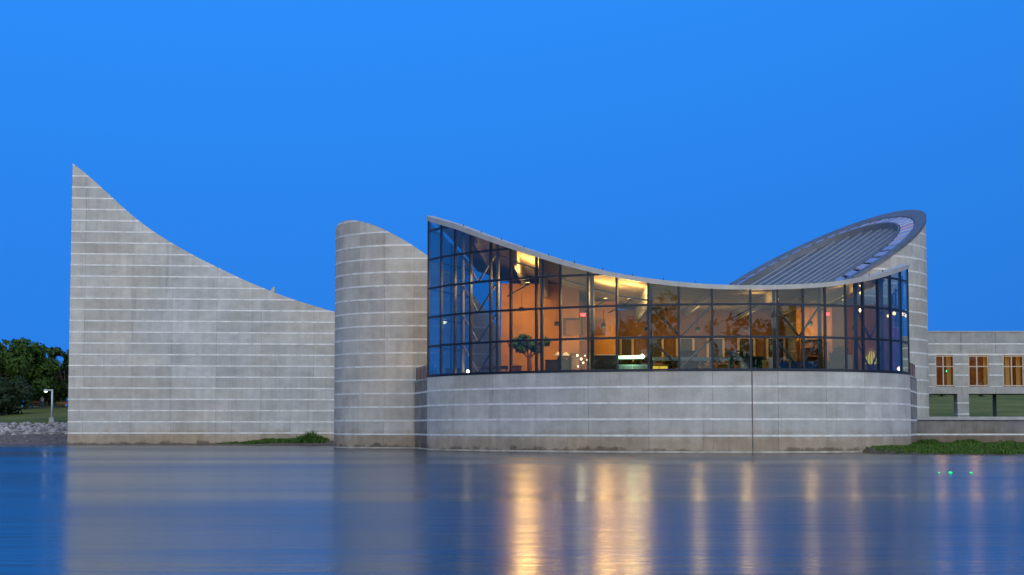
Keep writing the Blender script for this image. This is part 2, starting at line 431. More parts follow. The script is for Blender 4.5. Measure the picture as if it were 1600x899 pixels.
# the other walls and the roof
back = Vector((2.0, 22.0))
sd, sl = line_path((A[0]+back.x, A[1]+back.y), (A[0]-.02, A[1]+.42))
side_top = lambda s: (wing_top(.05)-.9)*(1-.35*(1-s/sl))
for r in runs(0, sl, -1.5, 40, side_top, 2): strip('side_wall', r, sd, -.35, .03, M['conc'], wing)
v = []; f = []
NS = 40
for i in range(NS+1):
    s = .1+(ln-.1)*i/NS; x, y, nx, ny = path(s); t = wing_top(s)
    v += [(x-nx*.3, y-ny*.3, t-.06), (x+back.x, y+back.y, t*.65)]
for i in range(NS): f.append((2*i, 2*i+2, 2*i+3, 2*i+1))
mesh_obj('roof', v, f, M['roofdark'], wing)
bp, bl = line_path((B[0]+back.x, B[1]+back.y), (A[0]+back.x, A[1]+back.y))
for r in runs(0, bl, -1.5, 40, lambda s: wing_top(ln*(1-s/bl))*.65-.02, 2): strip('rear_wall', r, bp, -.35, .02, M['conc'], wing)
p = at(425, 449, 197.5); MB().add([(-.55, -.6, -.7), (.35, -.6, -.7), (.35, .6, -.7), (-.55, .6, -.7), (.05, -.5, .55), (.35, -.5, .75), (.35, .5, .75), (.05, .5, .55)], [(0, 3, 2, 1), (4, 5, 6, 7), (0, 1, 5, 4), (1, 2, 6, 5), (2, 3, 7, 6), (3, 0, 4, 7)]).build('roof_vent', M['coping'], wing).location = (p.x-A[0], p.y-A[1], p.z-.7)

# ---- round tower beside it, cut on a slant
TC = (-8.7, 166.5); TR = 7.7
tower = empty('round_tower', (TC[0], TC[1], 0), 'smaller round concrete tower with a slanted top, left of the glass front', 'building')
tp = circ_path(TC[0], TC[1], TR)
def t_top(s):
    x, y, _, _ = tp(s); return max(8.5, 18.95-.65*(x+11.2)-.42*(y-160.2))
a0, a1 = R(150), R(330)
courses(tower, tp, a0*TR, a1*TR, [R(150+20*i)*TR for i in range(1, 9)], t_top, .7)
for r in runs(R(-30)*TR, R(150)*TR, -1.5, 40, lambda s: t_top(s)-.01, 1.2): strip('rear_wall', r, tp, -.35, .03, M['conc'], tower)
v = [(0, 0, 0)]; f = []
v[0] = (TC[0], TC[1], max(8.5, 18.95-.65*(TC[0]+11.2)-.42*(TC[1]-160.2))-.4)
for i in range(48):
    s = 2*math.pi*i/48*TR; x, y, nx, ny = tp(s); v.append((x-nx*.2, y-ny*.2, t_top(s)-.12)); f.append((0, 1+i, 1+(i+1) % 48))
mesh_obj('roof', v, f, M['roofdark'], tower)

# ---- drum hall on the right with the tilted round metal roof
DC = (27.1, 165.5); DR = 11.0
drum = empty('drum_hall', (DC[0], DC[1], 0), 'round concrete drum with a steeply tilted ribbed metal roof, right of the glass front', 'building')
dp = circ_path(DC[0], DC[1], DR)
def plane(x, y): return 15.75+.494*(x-31.4)+.25*(y-155.2)
def d_top(s):
    x, y, _, _ = dp(s); return plane(x, y)-.10
courses(drum, dp, R(-125)*DR, R(45)*DR, [R(-125+17*i)*DR for i in range(1, 10)], d_top, .7)
for r in runs(R(45)*DR, R(235)*DR, -1.5, 40, lambda s: d_top(s)-.01, 1.4): strip('rear_wall', r, dp, -.35, .03, M['conc'], drum)
def ring(name, r0, r1, dz0, dz1, mat, a0=0, a1=2*math.pi, n=72, th=.18, parent=None):
    v = []; f = []; closed = abs(a1-a0-2*math.pi) < 1e-6; m = n if closed else n+1
    for i in range(m):
        t = a0+(a1-a0)*i/n; cs, sn = math.cos(t), math.sin(t)
        for r, dz in ((r1, dz1), (r0, dz0), (r0, dz0-th), (r1, dz1-th)):
            x, y = DC[0]+cs*r, DC[1]+sn*r; v.append((cs*r, sn*r, plane(x, y)+dz))
    for i in range(n):
        a, b = 4*i, 4*((i+1) % m)
        for k in range(4): f.append((a+k, b+k, b+(k+1) % 4, a+(k+1) % 4))
    if not closed: f += [(0, 1, 2, 3), (4*n+3, 4*n+2, 4*n+1, 4*n)]
    mb = MB(); mb.add(v, f); return mb.build(name, mat, parent or drum)
ring('rim_coping', 10.05, 11.12, .10, .16, M['roofdark'], th=.3)
ring('gutter', 8.6, 10.1, -.16, -.10, M['roofdark'], th=.1)
ring('inner_kerb', 8.55, 8.72, .22, .22, M['roofdark'], th=1.0)
rmats = [simple('ring_panel_%d' % i, c, .35, .35) for i, c in enumerate([(.40, .44, .55), (.34, .37, .50), (.42, .38, .48), (.28, .34, .50), (.46, .31, .34)])]  # lavender and reddish tones put the dawn sky's reflection into the metal colour
random.seed(3)
NP = 52
for i in range(NP):
    t0 = 2*math.pi*i/NP
    ring('ring_panel', 8.78, 9.98, .16, .04, random.choice(rmats[:4] if i % 5 else rmats[2:]), t0, t0+2*math.pi/NP*.68, 2, .10)
# inner ribbed roof
v = [(0, 0, plane(*DC)-.75)]; f = []
for k, rr in enumerate((4.3, 8.6)):
    for i in range(64):
        t = 2*math.pi*i/64; x, y = DC[0]+rr*math.cos(t), DC[1]+rr*math.sin(t)
        v.append((x-DC[0], y-DC[1], plane(x, y)-(.65 if k == 0 else .35)))
for i in range(64):
    j = (i+1) % 64; f.append((0, 1+i, 1+j)); f.append((1+i, 65+i, 65+j, 1+j))
mb = MB(); mb.add(v, f); mb.build('roof_deck', M['roofmetal'], drum)
sd_ = Vector((1, .42)).normalized(); sp_ = Vector((-sd_.y, sd_.x))
for i in range(-6, 7):
    off = i*1.3; half = math.sqrt(max(0, 8.5**2-off**2))
    if half < 1: continue
    v = []; n = 6
    mb = MB()
    for e in range(n):
        pts = []
        for q in (e, e+1):
            t = -half+2*half*q/n; P = sp_*off+sd_*t; r = P.length
            dz = -.75+.10*min(r, 4.3)/4.3+(.30*(r-4.3)/4.3 if r > 4.3 else 0)
            pts.append((P, plane(DC[0]+P.x, DC[1]+P.y)+dz))
        vv = []
        for P, z in pts:
            for wdt, h in ((-.05, -.05), (-.035, .11), (.035, .11), (.05, -.05)): vv.append((P.x+sp_.x*wdt, P.y+sp_.y*wdt, z+h))
        mb.add(vv, [(0, 1, 5, 4), (1, 2, 6, 5), (2, 3, 7, 6), (0, 3, 2, 1), (4, 5, 6, 7)])
    mb.build('roof_seam', M['seam'], drum)

# ---- the glass pavilion standing in the water
CX = 17.6; LR, LCY = 26.5, 158.1; RR, RCY = 14.5, 146.1
def pav(s):      # s = arc length from the joint; negative to the left
    if s <= 0:
        a = -s/LR; return CX-LR*math.sin(a), LCY-LR*math.cos(a), -math.sin(a), -math.cos(a)
    a = s/RR; return CX+RR*math.sin(a), RCY-RR*math.cos(a), math.sin(a), -math.cos(a)
def pav_s(px, py=560):
    k, _ = sight(px, py); lo, hi = -LR*R(72), RR*R(84)
    g = lambda s: pav(s)[0]/pav(s)[1]-k
    for _ in range(60):
        mid = (lo+hi)/2
        if g(mid) < 0: lo = mid
        else: hi = mid
    return (lo+hi)/2
def pav_z(px, py, off=0.0):
    s = pav_s(px, py); x, y, nx, ny = pav(s); return s, EYE+sight(px, py)[1]*(y+ny*off)
glass_top = smooth_table([pav_z(*p) for p in [(669, 345), (711, 357.5), (736, 366.5), (767.5, 378), (797.5, 388.5), (837.6, 401.5), (875, 413), (919, 424.5), (963.5, 434.5), (1013.5, 442.5), (1061, 448), (1113, 451.8), (1173, 453), (1214, 452.7), (1256, 451), (1290, 448.6), (1322, 444.4), (1349, 440), (1372, 435), (1392, 428.8), (1408, 423.4), (1419, 418.5)]])
mpx = [669, 689, 710.5, 735, 766.5, 798, 838, 875.5, 919.5, 964, 1013.5, 1061.3, 1113.2, 1173.3, 1215, 1255.5, 1290, 1322, 1349.4, 1373, 1392.4, 1408.6, 1420]
ms = [pav_s(q) for q in mpx]
S0, S1 = ms[0]-.10, ms[-1]+.25
SILL = 6.08
pv = empty('glass_pavilion', (CX, 140, 0), 'curved glass-fronted pavilion on a banded concrete base in the water, lit warm inside', 'building')
base_top = lambda s: SILL-.06
# joints of the base: every second mullion, the wide stained joint apart
jl = [ms[i] for i in range(2, len(ms)-1, 2)]
jpx = 1174.5; sj = pav_s(jpx)
courses(pv, pav, S0, sj-.04, [j for j in jl if j < sj-1], base_top, .8, z_hi=SILL-.06, thick=.4)
courses(pv, pav, sj+.04, S1, [j for j in jl if j > sj+1], base_top, .8, z_hi=SILL-.06, thick=.4)
strip('expansion_joint', [(sj-.05, -1.5, SILL-.07), (sj+.05, -1.5, SILL-.07)], pav, -.2, .035, simple('stained_joint', (.17, .145, .125), .9, var=.3, scale=1.5), pv)
# frame
strip('sill', [(S0+(S1-S0)*i/60, SILL-.06, SILL+.10) for i in range(61)], pav, -.25, .11, M['mullion'], pv)
for s in ms: 
    wd = .078
    strip('mullion', [(s-wd, SILL+.10, glass_top(s-wd)), (s+wd, SILL+.10, glass_top(s+wd))], pav, -.14, .07, M['mullion'], pv)
for k in range(1, 6):
    z = SILL+.02+2.4*k
    for r in runs(ms[0], ms[-1], z-.085, z+.085, glass_top, .6): strip('transom', r, pav, -.10, .05, M['mullion'], pv)
def pane(a, b, za, zb, topf, pth, th=.02, par=None):
    for r in runs(a, b, za, zb, topf, 50):
        o = strip('pane', r, pth, -th, th, M['glass'], par or pv)
def chord(pth, a, b):
    pa, pb = pth(a), pth(b); d = Vector((pb[0]-pa[0], pb[1]-pa[1])).normalized(); n = Vector((d.y, -d.x))
    if n.x*pa[2]+n.y*pa[3] < 0: n = -n
    j = random.uniform(-.006, .006); n2 = (n+d*j).normalized()
    def g(s):
        t = (s-a)/(b-a); return pa[0]+(pb[0]-pa[0])*t+n.x*j*(t-.5), pa[1]+(pb[1]-pa[1])*t+n.y*j*(t-.5), n.x, n.y
    return g
random.seed(11)
for a, b in zip(ms, ms[1:]):
    g = chord(pav, a, b)
    for k in range(6):
        za = SILL+.02+2.4*k+(.09 if k == 0 else .05); zb = SILL+.02+2.4*(k+1)-.05
        pane(a+.04, b-.04, za, zb, lambda s: glass_top(a)+(glass_top(b)-glass_top(a))*(s-a)/(b-a)-.02, g)
# fascia in bays, roof and ceiling
def fh(s): return lerp_table([(ms[0], .42), (ms[5], .40), (sj, .33), (ms[-1], .35)])(s)
fc = [S0]+ms[1:-1]+[S1]
for a, b in zip(fc, fc[1:]):
    n = 4
    strip('fascia_panel', [(a+.006+(b-a-.012)*i/n, glass_top(a+(b-a)*i/n), glass_top(a+(b-a)*i/n)+fh(a+(b-a)*i/n)) for i in range(n+1)], pav, -.5, .15, M['fascia'], pv)
for i in range(3, 21):
    s = (ms[i]+ms[i-1])/2; x, y, nx, ny = pav(s); z = glass_top(s)+fh(s)
    MB().tube((0, 0, -.02), (0, 0, .12), .04, .03, 6).tube((0, 0, .12), (0, 0, .15), .05, .05, 6).build('roof_spike', M['mullion'], pv).location = (x-nx*.1-CX, y-ny*.1-140, z)
def roof_pt(s, t, dz):
    x, y, nx, ny = pav(s); zf = glass_top(s)+dz
    bx = max(-3.2, min(33.2, CX+(x-CX)*.9)); by = 159.5 if bx < 26 else 159.5-(bx-26)*.5
    zb = 11.7+.62*(zf-11.7)
    x0, y0 = x-nx*.45, y-ny*.45
    return (x0+(bx-x0)*t, y0+(by-y0)*t, zf+(zb-zf)*t)
def roof_sheet(name, dz, mat):
    v = []; f = []; n = 66; m = 8
    for i in range(n+1):
        for j in range(m+1):
            q = roof_pt(S0+(S1-S0)*i/n, j/m, dz); v.append((q[0]-CX, q[1]-140, q[2]))
    for i in range(n):
        for j in range(m): a = i*(m+1)+j; f.append((a, a+m+1, a+m+2, a+1))
    mb = MB(); mb.add(v, f); return mb.build(name, mat, pv, True)
roof_sheet('roof', .30, M['roofdark']); roof_sheet('ceiling', .04, M['ceiling'])
# roof beams off some mullions, put in as baffles to bound the lit ceiling bays
def beam(s, depth, t1=.95):
    x, y, nx, ny = pav(s); mb = MB(); n = 6
    for i in range(n):
        pts = []
        for q in (i, i+1):
            P = Vector(roof_pt(s, .03+(t1-.03)*q/n, 0.0)); pts.append(P)
        d = (pts[1]-pts[0]); d.z = 0; d.normalize(); w_ = Vector((-d.y, d.x, 0))*.12; vv = []
        for P in pts:
            for sg, h in ((-1, .02), (1, .02), (1, -depth), (-1, -depth)): vv.append((P.x+w_.x*sg-CX, P.y+w_.y*sg-140, P.z+h))
        mb.add(vv, [(0, 1, 5, 4), (1, 2, 6, 5), (2, 3, 7, 6), (3, 0, 4, 7), (0, 3, 2, 1), (4, 5, 6, 7)])
    return mb.build('baffle_beam', M['steel'], pv)
for i, dpt in ((3, .6), (5, 1.2), (6, 1.5), (8, 1.3), (10, 1.3), (12, .5), (14, .8), (16, .8), (18, .6), (20, .5)): beam(ms[i]+.02, dpt)
# columns and braces just behind the glass
def inner(s, o, z): x, y, nx, ny = pav(s); return Vector((x-nx*o-CX, y-ny*o-140, z))
for i in (2, 4, 6, 8, 10, 14, 16, 18, 20):
    MB().tube(inner(ms[i], .75, 5.3), inner(ms[i], .75, glass_top(ms[i])-.1), .15, n=10).build('column', M['steel'], pv, True)
for i, j in ((10, 11), (12, 11), (14, 15), (16, 15), (18, 19), (20, 19), (2, 3), (4, 3)):
    for k in range(2 if i > 4 else 5):
        za = SILL+2.4*(k+1); zb = SILL+2.4*k
        if za > glass_top(ms[i]) or za > glass_top(ms[j]): continue
        MB().tube(inner(ms[i], .75, za), inner(ms[j], .75, zb+.1), .075, n=8).build('brace', M['steel'], pv, True)
for i in range(4, 10):   # tie tubes sagging under the roof
    a = inner(ms[i], .8, glass_top(ms[i])-1.0-.06*(i-4)); b = inner(ms[i+1], .8, glass_top(ms[i+1])-.9-.06*(i-3))
    MB().tube(a, b, .07, n=8).build('tie_tube', M['steel'], pv, True)
# floor, inner walls
FL = 5.55
v = [(0, 8, FL)]; f = []
ss = [S0+.5+(S1-S0-1.0)*i/40 for i in range(41)]
for s in ss: q = inner(s, .3, FL); v.append(tuple(q))
v += [(33.0-CX, 155.5-140, FL), (-3.2-CX, 159.5-140, FL)]
n = len(v)-1
mb = MB(); mb.add(v, [(0, 1+i, 1+(i+1) % n) for i in range(n)]); mb.build('floor', M['floor'], pv)
def inwall(name, A_, B_, z0, z1, mat, th=.2):
    pth, l_ = line_path(A_, B_); return strip(name, [(0, z0, z1), (l_, z0, z1)], pth, -th, 0, mat, pv)
W = lambda px, Y: (sight(px, 500)[0]*Y, Y)
inwall('inner_wall', W(783, 150.0), W(905, 150.4), FL, 13.9, M['orangewall'])
inwall('inner_wall', W(905, 153.5), W(965, 152.5), FL, 12.6, M['orangewall'])
inwall('inner_wall', W(958, 155.0), W(1250, 155.0), FL, 12.0, M['tanwall'])
inwall('inner_wall', W(1244, 151.5), W(1300, 151.5), FL, 12.0, M['orangewall'])
inwall('inner_wall', W(1296, 153.0), W(1398, 152.6), FL, 12.3, M['tanwall'])
# glass returns at both ends
def return_wall(P, Q, nb, zt):
    pth, l_ = line_path(P, Q); 
    for i in range(nb+1):
        s = l_*i/nb
        if i: strip('mullion', [(s-.05, SILL, zt(s)), (s+.05, SILL, zt(s))], pth, -.1, .06, M['mullion'], pv)
    for k in range(1, 6):
        z = SILL+.02+2.4*k
        for r in runs(0, l_, z-.06, z+.06, zt, 2): strip('transom', r, pth, -.06, .04, M['mullion'], pv)
    for i in range(nb):
        for k in range(6): pane(l_*i/nb+.06, l_*(i+1)/nb-.06, SILL+.07+2.4*k, SILL-.03+2.4*(k+1), zt, pth)
    strip('return_base', [(0, -1.5, SILL-.02), (l_, -1.5, SILL-.02)], pth, -.3, .04, M['conc'], pv)
PL, PR_ = pav(ms[0]), pav(ms[-1])
return_wall((-3.6, 158.2), (PL[0]+.08, PL[1]+.15), 4, lambda s: roof_pt(S0+.2, .95-.95*min(1, s/10.8), -.03)[2])
return_wall((PR_[0]-.06, PR_[1]+.2), (33.0, 155.0), 4, lambda s: roof_pt(S1-.2, .95*min(1, s/12.5), -.03)[2])

# ---- terrace walls that tie the pavilion to the round towers
def terrace(P, Q, label, z):
    t = empty('terrace_wall', (P[0], P[1], 0), label, 'wall')
    pth, l_ = line_path(P, Q)
    courses(t, pth, 0, l_, [l_*.5], lambda s: z, 1.0, z_hi=z, thick=.3, mat=M['dark_conc'])
    strip('coping', [(-.02, z, z+.12), (l_+.02, z, z+.12)], pth, -.35, .09, M['coping'], t)
    for i in range(4):
        strip('guard_panel', [(l_*i/4+.05, z+.2, z+1.15), (l_*(i+1)/4-.05, z+.2, z+1.15)], pth, -.15, -.10, M['guard'], t)
    for i in range(5):
        strip('guard_post', [(l_*i/4-.03, z+.12, z+1.2), (l_*i/4+.03, z+.12, z+1.2)], pth, -.17, -.08, M['mullion'], t)
    strip('hand_rail', [(0, z+1.2, z+1.26), (l_, z+1.2, z+1.26)], pth, -.17, -.08, M['mullion'], t)
terrace((-8.55, 158.6), (-6.75, 149.2), 'shaded short concrete wall with maroon guard between round tower and glass front', 5.85)
terrace((31.55, 143.4), (35.15, 156.0), 'short concrete wall with maroon guard at the right end of the glass front', 6.0)

# ---- low retaining wall on the right
rw = empty('retaining_wall', (33.6, 155.2, 0), 'low concrete retaining wall with one white band behind the grassy bank', 'wall')
pth, l_ = line_path((33.6, 155.2), (78, 155.2))
courses(rw, pth, 0, l_, [5.2+4.6*i for i in range(9)], lambda s: 2.62, 1.6, z_hi=2.5, thick=.4, mat=M['dark_conc'])
strip('coping', [(0, 2.5, 2.78), (l_, 2.5, 2.78)], pth, -.6, .14, M['coping'], rw)

# ---- link building on the far right: a bridge of rooms on piers
YB = 195.0
lk = empty('link_building', (55, YB, 0), 'low banded concrete link building raised on piers with amber lit windows', 'building')
X = lambda px: sight(px, 580)[0]*YB
pth, l_ = line_path((43, YB), (84, YB)); toS = lambda px: X(px)-43
ZB, ZS, ZH, ZT = 5.5, 6.32, 9.72, 12.22
wins = [(1461.5, 1491), (1513, 1545), (1567, 1599.5), (1621, 1653), (1675, 1707)]
def slab(a, b, z0, z1, mat=M['link_conc'], o=.05, i=-.3, nm='concrete_panel'): return strip(nm, [(a, z0, z1), (b, z0, z1)], pth, i, o, mat, lk)
cutx = [0]+[toS(a) for a, b in wins for a in (a, b)]+[l_]
for k in range(0, len(cutx)-1, 2):     # piers between windows, in courses
    a, b = cutx[k], cutx[k+1]
    for q in range(3):
        z0 = ZS+q*1.2; z1 = min(z0+1.2, ZH)
        slab(a, b, z0+(.065 if q else .0), z1-.065)
        slab(a, b, z1-.065, z1+(.065 if q < 2 else .0), M['band'], .065, -.3, 'white_band')
jx = [0]+[toS(1502), toS(1556), toS(1610), toS(1664)]+[l_]
for a, b in zip(jx, jx[1:]):
    slab(a+.015, b-.015, ZB, ZS-.065); slab(a+.015, b-.015, ZH+.13, ZH+1.2-.065); slab(a+.015, b-.015, ZH+1.2+.065, ZT)
for z in (ZS, ZH+.065, ZH+1.2):
    if z == ZS:
        for a, b in ((0, cutx[1]),)+tuple((cutx[k], cutx[k+1]) for k in range(2, len(cutx)-1, 2)): slab(a, b, z-.065, z, M['band'], .066, -.3, 'white_band')
    else: slab(0, l_, z-.065, z+.065, M['band'], .065, -.3, 'white_band')
slab(0, l_, ZT, ZT+.1, M['coping'], .1, -.5, 'coping')
for (a, b) in wins:
    sa, sb = toS(a), toS(b); wmb = None
    wd = empty('window', (0, 0, 0)); wd.parent = lk
    def bar(nm, x0, x1, z0, z1, y=-.06, d=.1, mat=M['white']):
        o = MB().box(((x0+x1)/2-12, -y, (z0+z1)/2), (x1-x0, d, z1-z0)).build(nm, mat, wd); return o
    fr = simple('cream_frame', (.55, .46, .36), .5) if 'cream_frame' not in bpy.data.materials else bpy.data.materials['cream_frame']
    for x0, x1, z0, z1 in ((sa, sa+.12, ZS, ZH-.065), (sb-.12, sb, ZS, ZH-.065), (sa+.12, sb-.12, ZS, ZS+.12), (sa+.12, sb-.12, ZH-.185, ZH-.065)): bar('frame', x0, x1, z0, z1, mat=fr)
    xm = sa+(sb-sa)*.42; zm = ZS+(ZH-ZS)*.63
    bar('glazing_bar', xm-.06, xm+.06, ZS+.12, ZH-.185, mat=fr); bar('glazing_bar', sa+.12, sb-.12, zm-.05, zm+.05, y=-.07, mat=fr)
    for x0, x1 in ((sa+.12, xm-.06), (xm+.06, sb-.12)):
        for z0, z1 in ((ZS+.12, zm-.05), (zm+.05, ZH-.185)): bar('pane', x0, x1, z0, z1, y=-.10, d=.02, mat=M['clear'])
# inside of the link: floor, ceiling, rear wall, lamps
def lbox(nm, x0, x1, y0, y1, z0, z1, mat): return MB().box(((x0+x1)/2-12, (y0+y1)/2, (z0+z1)/2), (x1-x0, y1-y0, z1-z0)).build(nm, mat, lk)
lbox('floor', 0, l_, .31, 9, ZB+.02, ZS-.3, M['coping']); lbox('roof', 0, l_, .31, 9, ZT-.6, ZT-.1, M['roofdark'])
lbox('rear_wall', 0, l_, 8.7, 9, ZS-.3, ZT-.6, simple('dark_amber_wall', (.13, .065, .02), .8, var=.4, scale=.8))
for px, zz in ((1485, 0), (1543, 1.0), (1577, 0), (1594, .3), (1640, 0)):
    lbox('curtain', toS(px)-.22, toS(px)+.22, .7, .8, ZS-.2, ZH, simple('ochre_curtain', (.62, .40, .10), .8) if 'ochre_curtain' not in bpy.data.materials else bpy.data.materials['ochre_curtain'])
for px in (1476, 1530, 1583, 1637):
    d = bpy.data.lights.new('ceiling_lamp', 'POINT'); d.energy = 95; d.color = (1, .52, .14); d.shadow_soft_size = .8
    o = bpy.data.objects.new('ceiling_lamp_light', d); C.objects.link(o); o.parent = lk; o.location = (toS(px)-12, 3.0, ZH-.4)
# piers under the bridge
for pa, pb in ((1495, 1513),):
    a, b = toS(pa), toS(pb)
    for q in range(3):
        z0 = 2.4+q*1.2-.3; slab(a, b, max(z0+.065, 2.3), min(z0+1.2-.065, ZB-.01), i=-1.6)
        if q: slab(a+.0, b, z0-.065, z0+.065, M['band'], .065, -1.6, 'white_band')
for pc in (1569, 1625, 1680): lbox('steel_column', toS(pc)-.17, toS(pc)+.17, 4.0, 4.35, 2.2, ZB, M['mullion'])

# ------------------------------------------------------------------ vegetation
def leaf_cloud(centres, n, size, seed, flat=.0):
    """leaf-sized quads spread through overlapping clumps: (c, (rx,ry,rz))"""
    rnd = random.Random(seed); v = []; f = []
    wts = []; acc = 0
    for c, r in centres: acc += r[0]*r[1]*r[2]; wts.append(acc)
    for _ in range(n):
        c, r = rnd.choices(centres, cum_weights=wts)[0]
        d = Vector((rnd.gauss(0, 1), rnd.gauss(0, 1), rnd.gauss(0, 1))).normalized()*(rnd.uniform(.45, 1.0)**.6)
        p = Vector((c[0]+d.x*r[0], c[1]+d.y*r[1], c[2]+d.z*r[2]))
        if noise.noise(p*.9) < -.22: continue
        nrm = (d+Vector((rnd.uniform(-.8, .8), rnd.uniform(-.8, .8), rnd.uniform(-.4, .9)))).normalized()
        a = nrm.orthogonal().normalized(); b = nrm.cross(a); t = rnd.uniform(0, 6.28)
        a, b = a*math.cos(t)+b*math.sin(t), b*math.cos(t)-a*math.sin(t); s = size*rnd.uniform(.6, 1.3)
        k = len(v); v += [p-a*s, p+b*s*.55, p+a*s, p-b*s*.55]; f.append((k, k+1, k+2, k+3))
    return v, f
def tree(loc, h, w_, label, mat, seed, group='trees on the left bank', trunk=True, name='leafy_tree', n=6500, size=.30, low=.25):
    rnd = random.Random(seed); t = empty(name, loc, label, 'tree' if trunk else 'bush', group)
    cl = []
    for i in range(26):
        q = rnd.uniform(low, .95); rad = w_*.5*math.sin(math.pi*min(1, (q-low*.6)/(1.05-low*.6)))**.6
        an = rnd.uniform(0, 6.28); d = rad*rnd.uniform(.25, .9); r = w_*rnd.uniform(.11, .2)
        cl.append(((d*math.cos(an), d*math.sin(an), q*h), (r, r, r*rnd.uniform(.6, .85))))
    v, f = leaf_cloud(cl, n, size, seed)
    mb = MB(); mb.v = [tuple(p) for p in v]; mb.f = f
    me = bpy.data.meshes.new('crown'); me.from_pydata(mb.v, [], mb.f); me.materials.append(mat)
    o = bpy.data.objects.new('crown', me); C.objects.link(o); o.parent = t
    if trunk:
        mb = MB(); mb.tube((0, 0, -.3), (.1, 0, h*.35), h*.028, h*.018); mb.tube((.1, 0, h*.35), (0, .1, h*.75), h*.018, h*.006)
        for c, r in cl[::2]: mb.tube((.05, 0, h*rnd.uniform(.25, .5)), c, h*.008, h*.002, 5)
        mb.build('trunk', M['bark'], t)
    return t
def gpos(px, Y): x = sight(px, 600)[0]*Y; return (x, Y, ground_z(x, Y))
tree(gpos(8, 246), 9.2, 10.0, 'yellow-green leafy tree cut by the left edge of the picture', M['leaf'], 1)
tree(gpos(43, 250), 8.9, 8.6, 'broad leafy tree second from the left edge on the lawn', M['leaf'], 2)
tree(gpos(100, 256), 8.3, 7.5, 'dark leafy tree partly hidden by the tall concrete wing', M['leaf2'], 3)
tree(gpos(74, 268), 6.4, 9.0, 'lower dark tree in the gap behind the lamp post', M['leaf2'], 4)
tree(gpos(-34, 248), 9.0, 9.5, 'leafy tree just outside the left edge', M['leaf'], 5)
tree(gpos(22, 275), 8.6, 12.0, 'dark tree behind the leafy trees on the left lawn', M['leaf2'], 21, low=.1)
tree(gpos(16, 232), 4.6, 8.4, 'low dark rounded bush on the lawn below the trees', M['bush'], 6, 'bushes', False, 'rounded_bush', 5000, .22, .05)
tree(gpos(-14, 228), 3.6, 6.5, 'small dark bush at the left edge', M['bush'], 7, 'bushes', False, 'rounded_bush', 3500, .22, .05)
# woods behind the lawn and across the lake behind the viewer
def wood(name, label, spots, h, seed, mat, size=.5, n=260):
    rnd = random.Random(seed); cl = []
    for (x, y, z) in spots:
        hh = h*rnd.uniform(.75, 1.15)
        for k in range(7):
            q = rnd.uniform(.04, .85); r = hh*rnd.uniform(.14, .25)
            cl.append(((x+rnd.uniform(-.3, .3)*hh, y+rnd.uniform(-.3, .3)*hh, z+q*hh), (r, r, r*.9)))
    v, f = leaf_cloud(cl, n*len(spots), size, seed)
    return tag(mesh_obj(name, v, f, mat), label, 'trees', kind='stuff')
rnd = random.Random(5)
wood('far_woodland', 'dark wood beyond the lawns', [(x, 312+rnd.uniform(-6, 6), 4.6 if x < 0 else 6.4) for x in list(range(-130, -48, 4))+list(range(44, 130, 4))], 7.5, 8, M['leaf2'], .55, 600)
ns_ = []
for x in range(-260, 330, 6):
    gap = -62 < x < -14
    for row in (0, 9): ns_.append((x+rnd.uniform(-3, 3), -68-row+rnd.uniform(-4, 4), 2.6, 7 if gap else 21))
cl = []
for (x, y, z, hh) in ns_:
    hh *= rnd.uniform(.7, 1.2)
    for k in range(6):
        r_ = hh*rnd.uniform(.15, .26); cl.append(((x+rnd.uniform(-.3, .3)*hh, y, z+rnd.uniform(.05, .85)*hh), (r_, r_, r_)))
v, f = leaf_cloud(cl, 150000, .7, 9)
tag(mesh_obj('near_shore_woodland', v, f, M['leaf2']), 'wood along the shore opposite the building', 'trees', kind='stuff')
def tufts(name, label, spots, seed, hgt, mat=M['grass'], blades=7, wid=.035):
    rnd = random.Random(seed); v = []; f = []
    for x, y, z, s in spots:
        for _ in range(blades):
            an = rnd.uniform(0, 6.28); h = hgt*s*rnd.uniform(.5, 1.15); ln_ = h*rnd.uniform(.15, .7)
            bx, by = x+rnd.uniform(-.12, .12), y+rnd.uniform(-.12, .12)
            dx, dy = math.cos(an), math.sin(an); w2 = wid*rnd.uniform(.7, 1.5)
            k = len(v)
            v += [(bx-dy*w2, by+dx*w2, z-.05), (bx+dy*w2, by-dx*w2, z-.05), (bx+dx*ln_*.4+dy*w2*.8, by+dy*ln_*.4-dx*w2*.8, z+h*.6), (bx+dx*ln_*.4-dy*w2*.8, by+dy*ln_*.4+dx*w2*.8, z+h*.6), (bx+dx*ln_, by+dy*ln_, z+h)]
            f += [(k, k+1, k+2, k+3), (k+3, k+2, k+4)]
    return tag(mesh_obj(name, v, f, mat), label, 'grass', kind='stuff')
rnd = random.Random(12); sp = []
for _ in range(15000):
    x = rnd.uniform(26.2, 60); y = rnd.uniform(113, 155)
    z = grass_h(x, y)
    if z < .05 or x < 33 and math.hypot(x-CX, y-RCY) < RR+.3 and y < 146: continue
    if x < 31.7 and y > 142: continue
    tip = max(0, min(1, (x-26.5)/3)); nv = noise.noise(Vector((x*.35, y*.3, 9)))
    if rnd.random() > .35+.65*tip: continue
    sp.append((x, y, z, (.45+.8*max(0, nv+.35))*(.5+.5*tip)*(1.7 if y > 151 and nv > .15 else 1)))
tufts('bank_grass', 'green grass growing on the bank at the right', sp, 13, .28)
sp = []
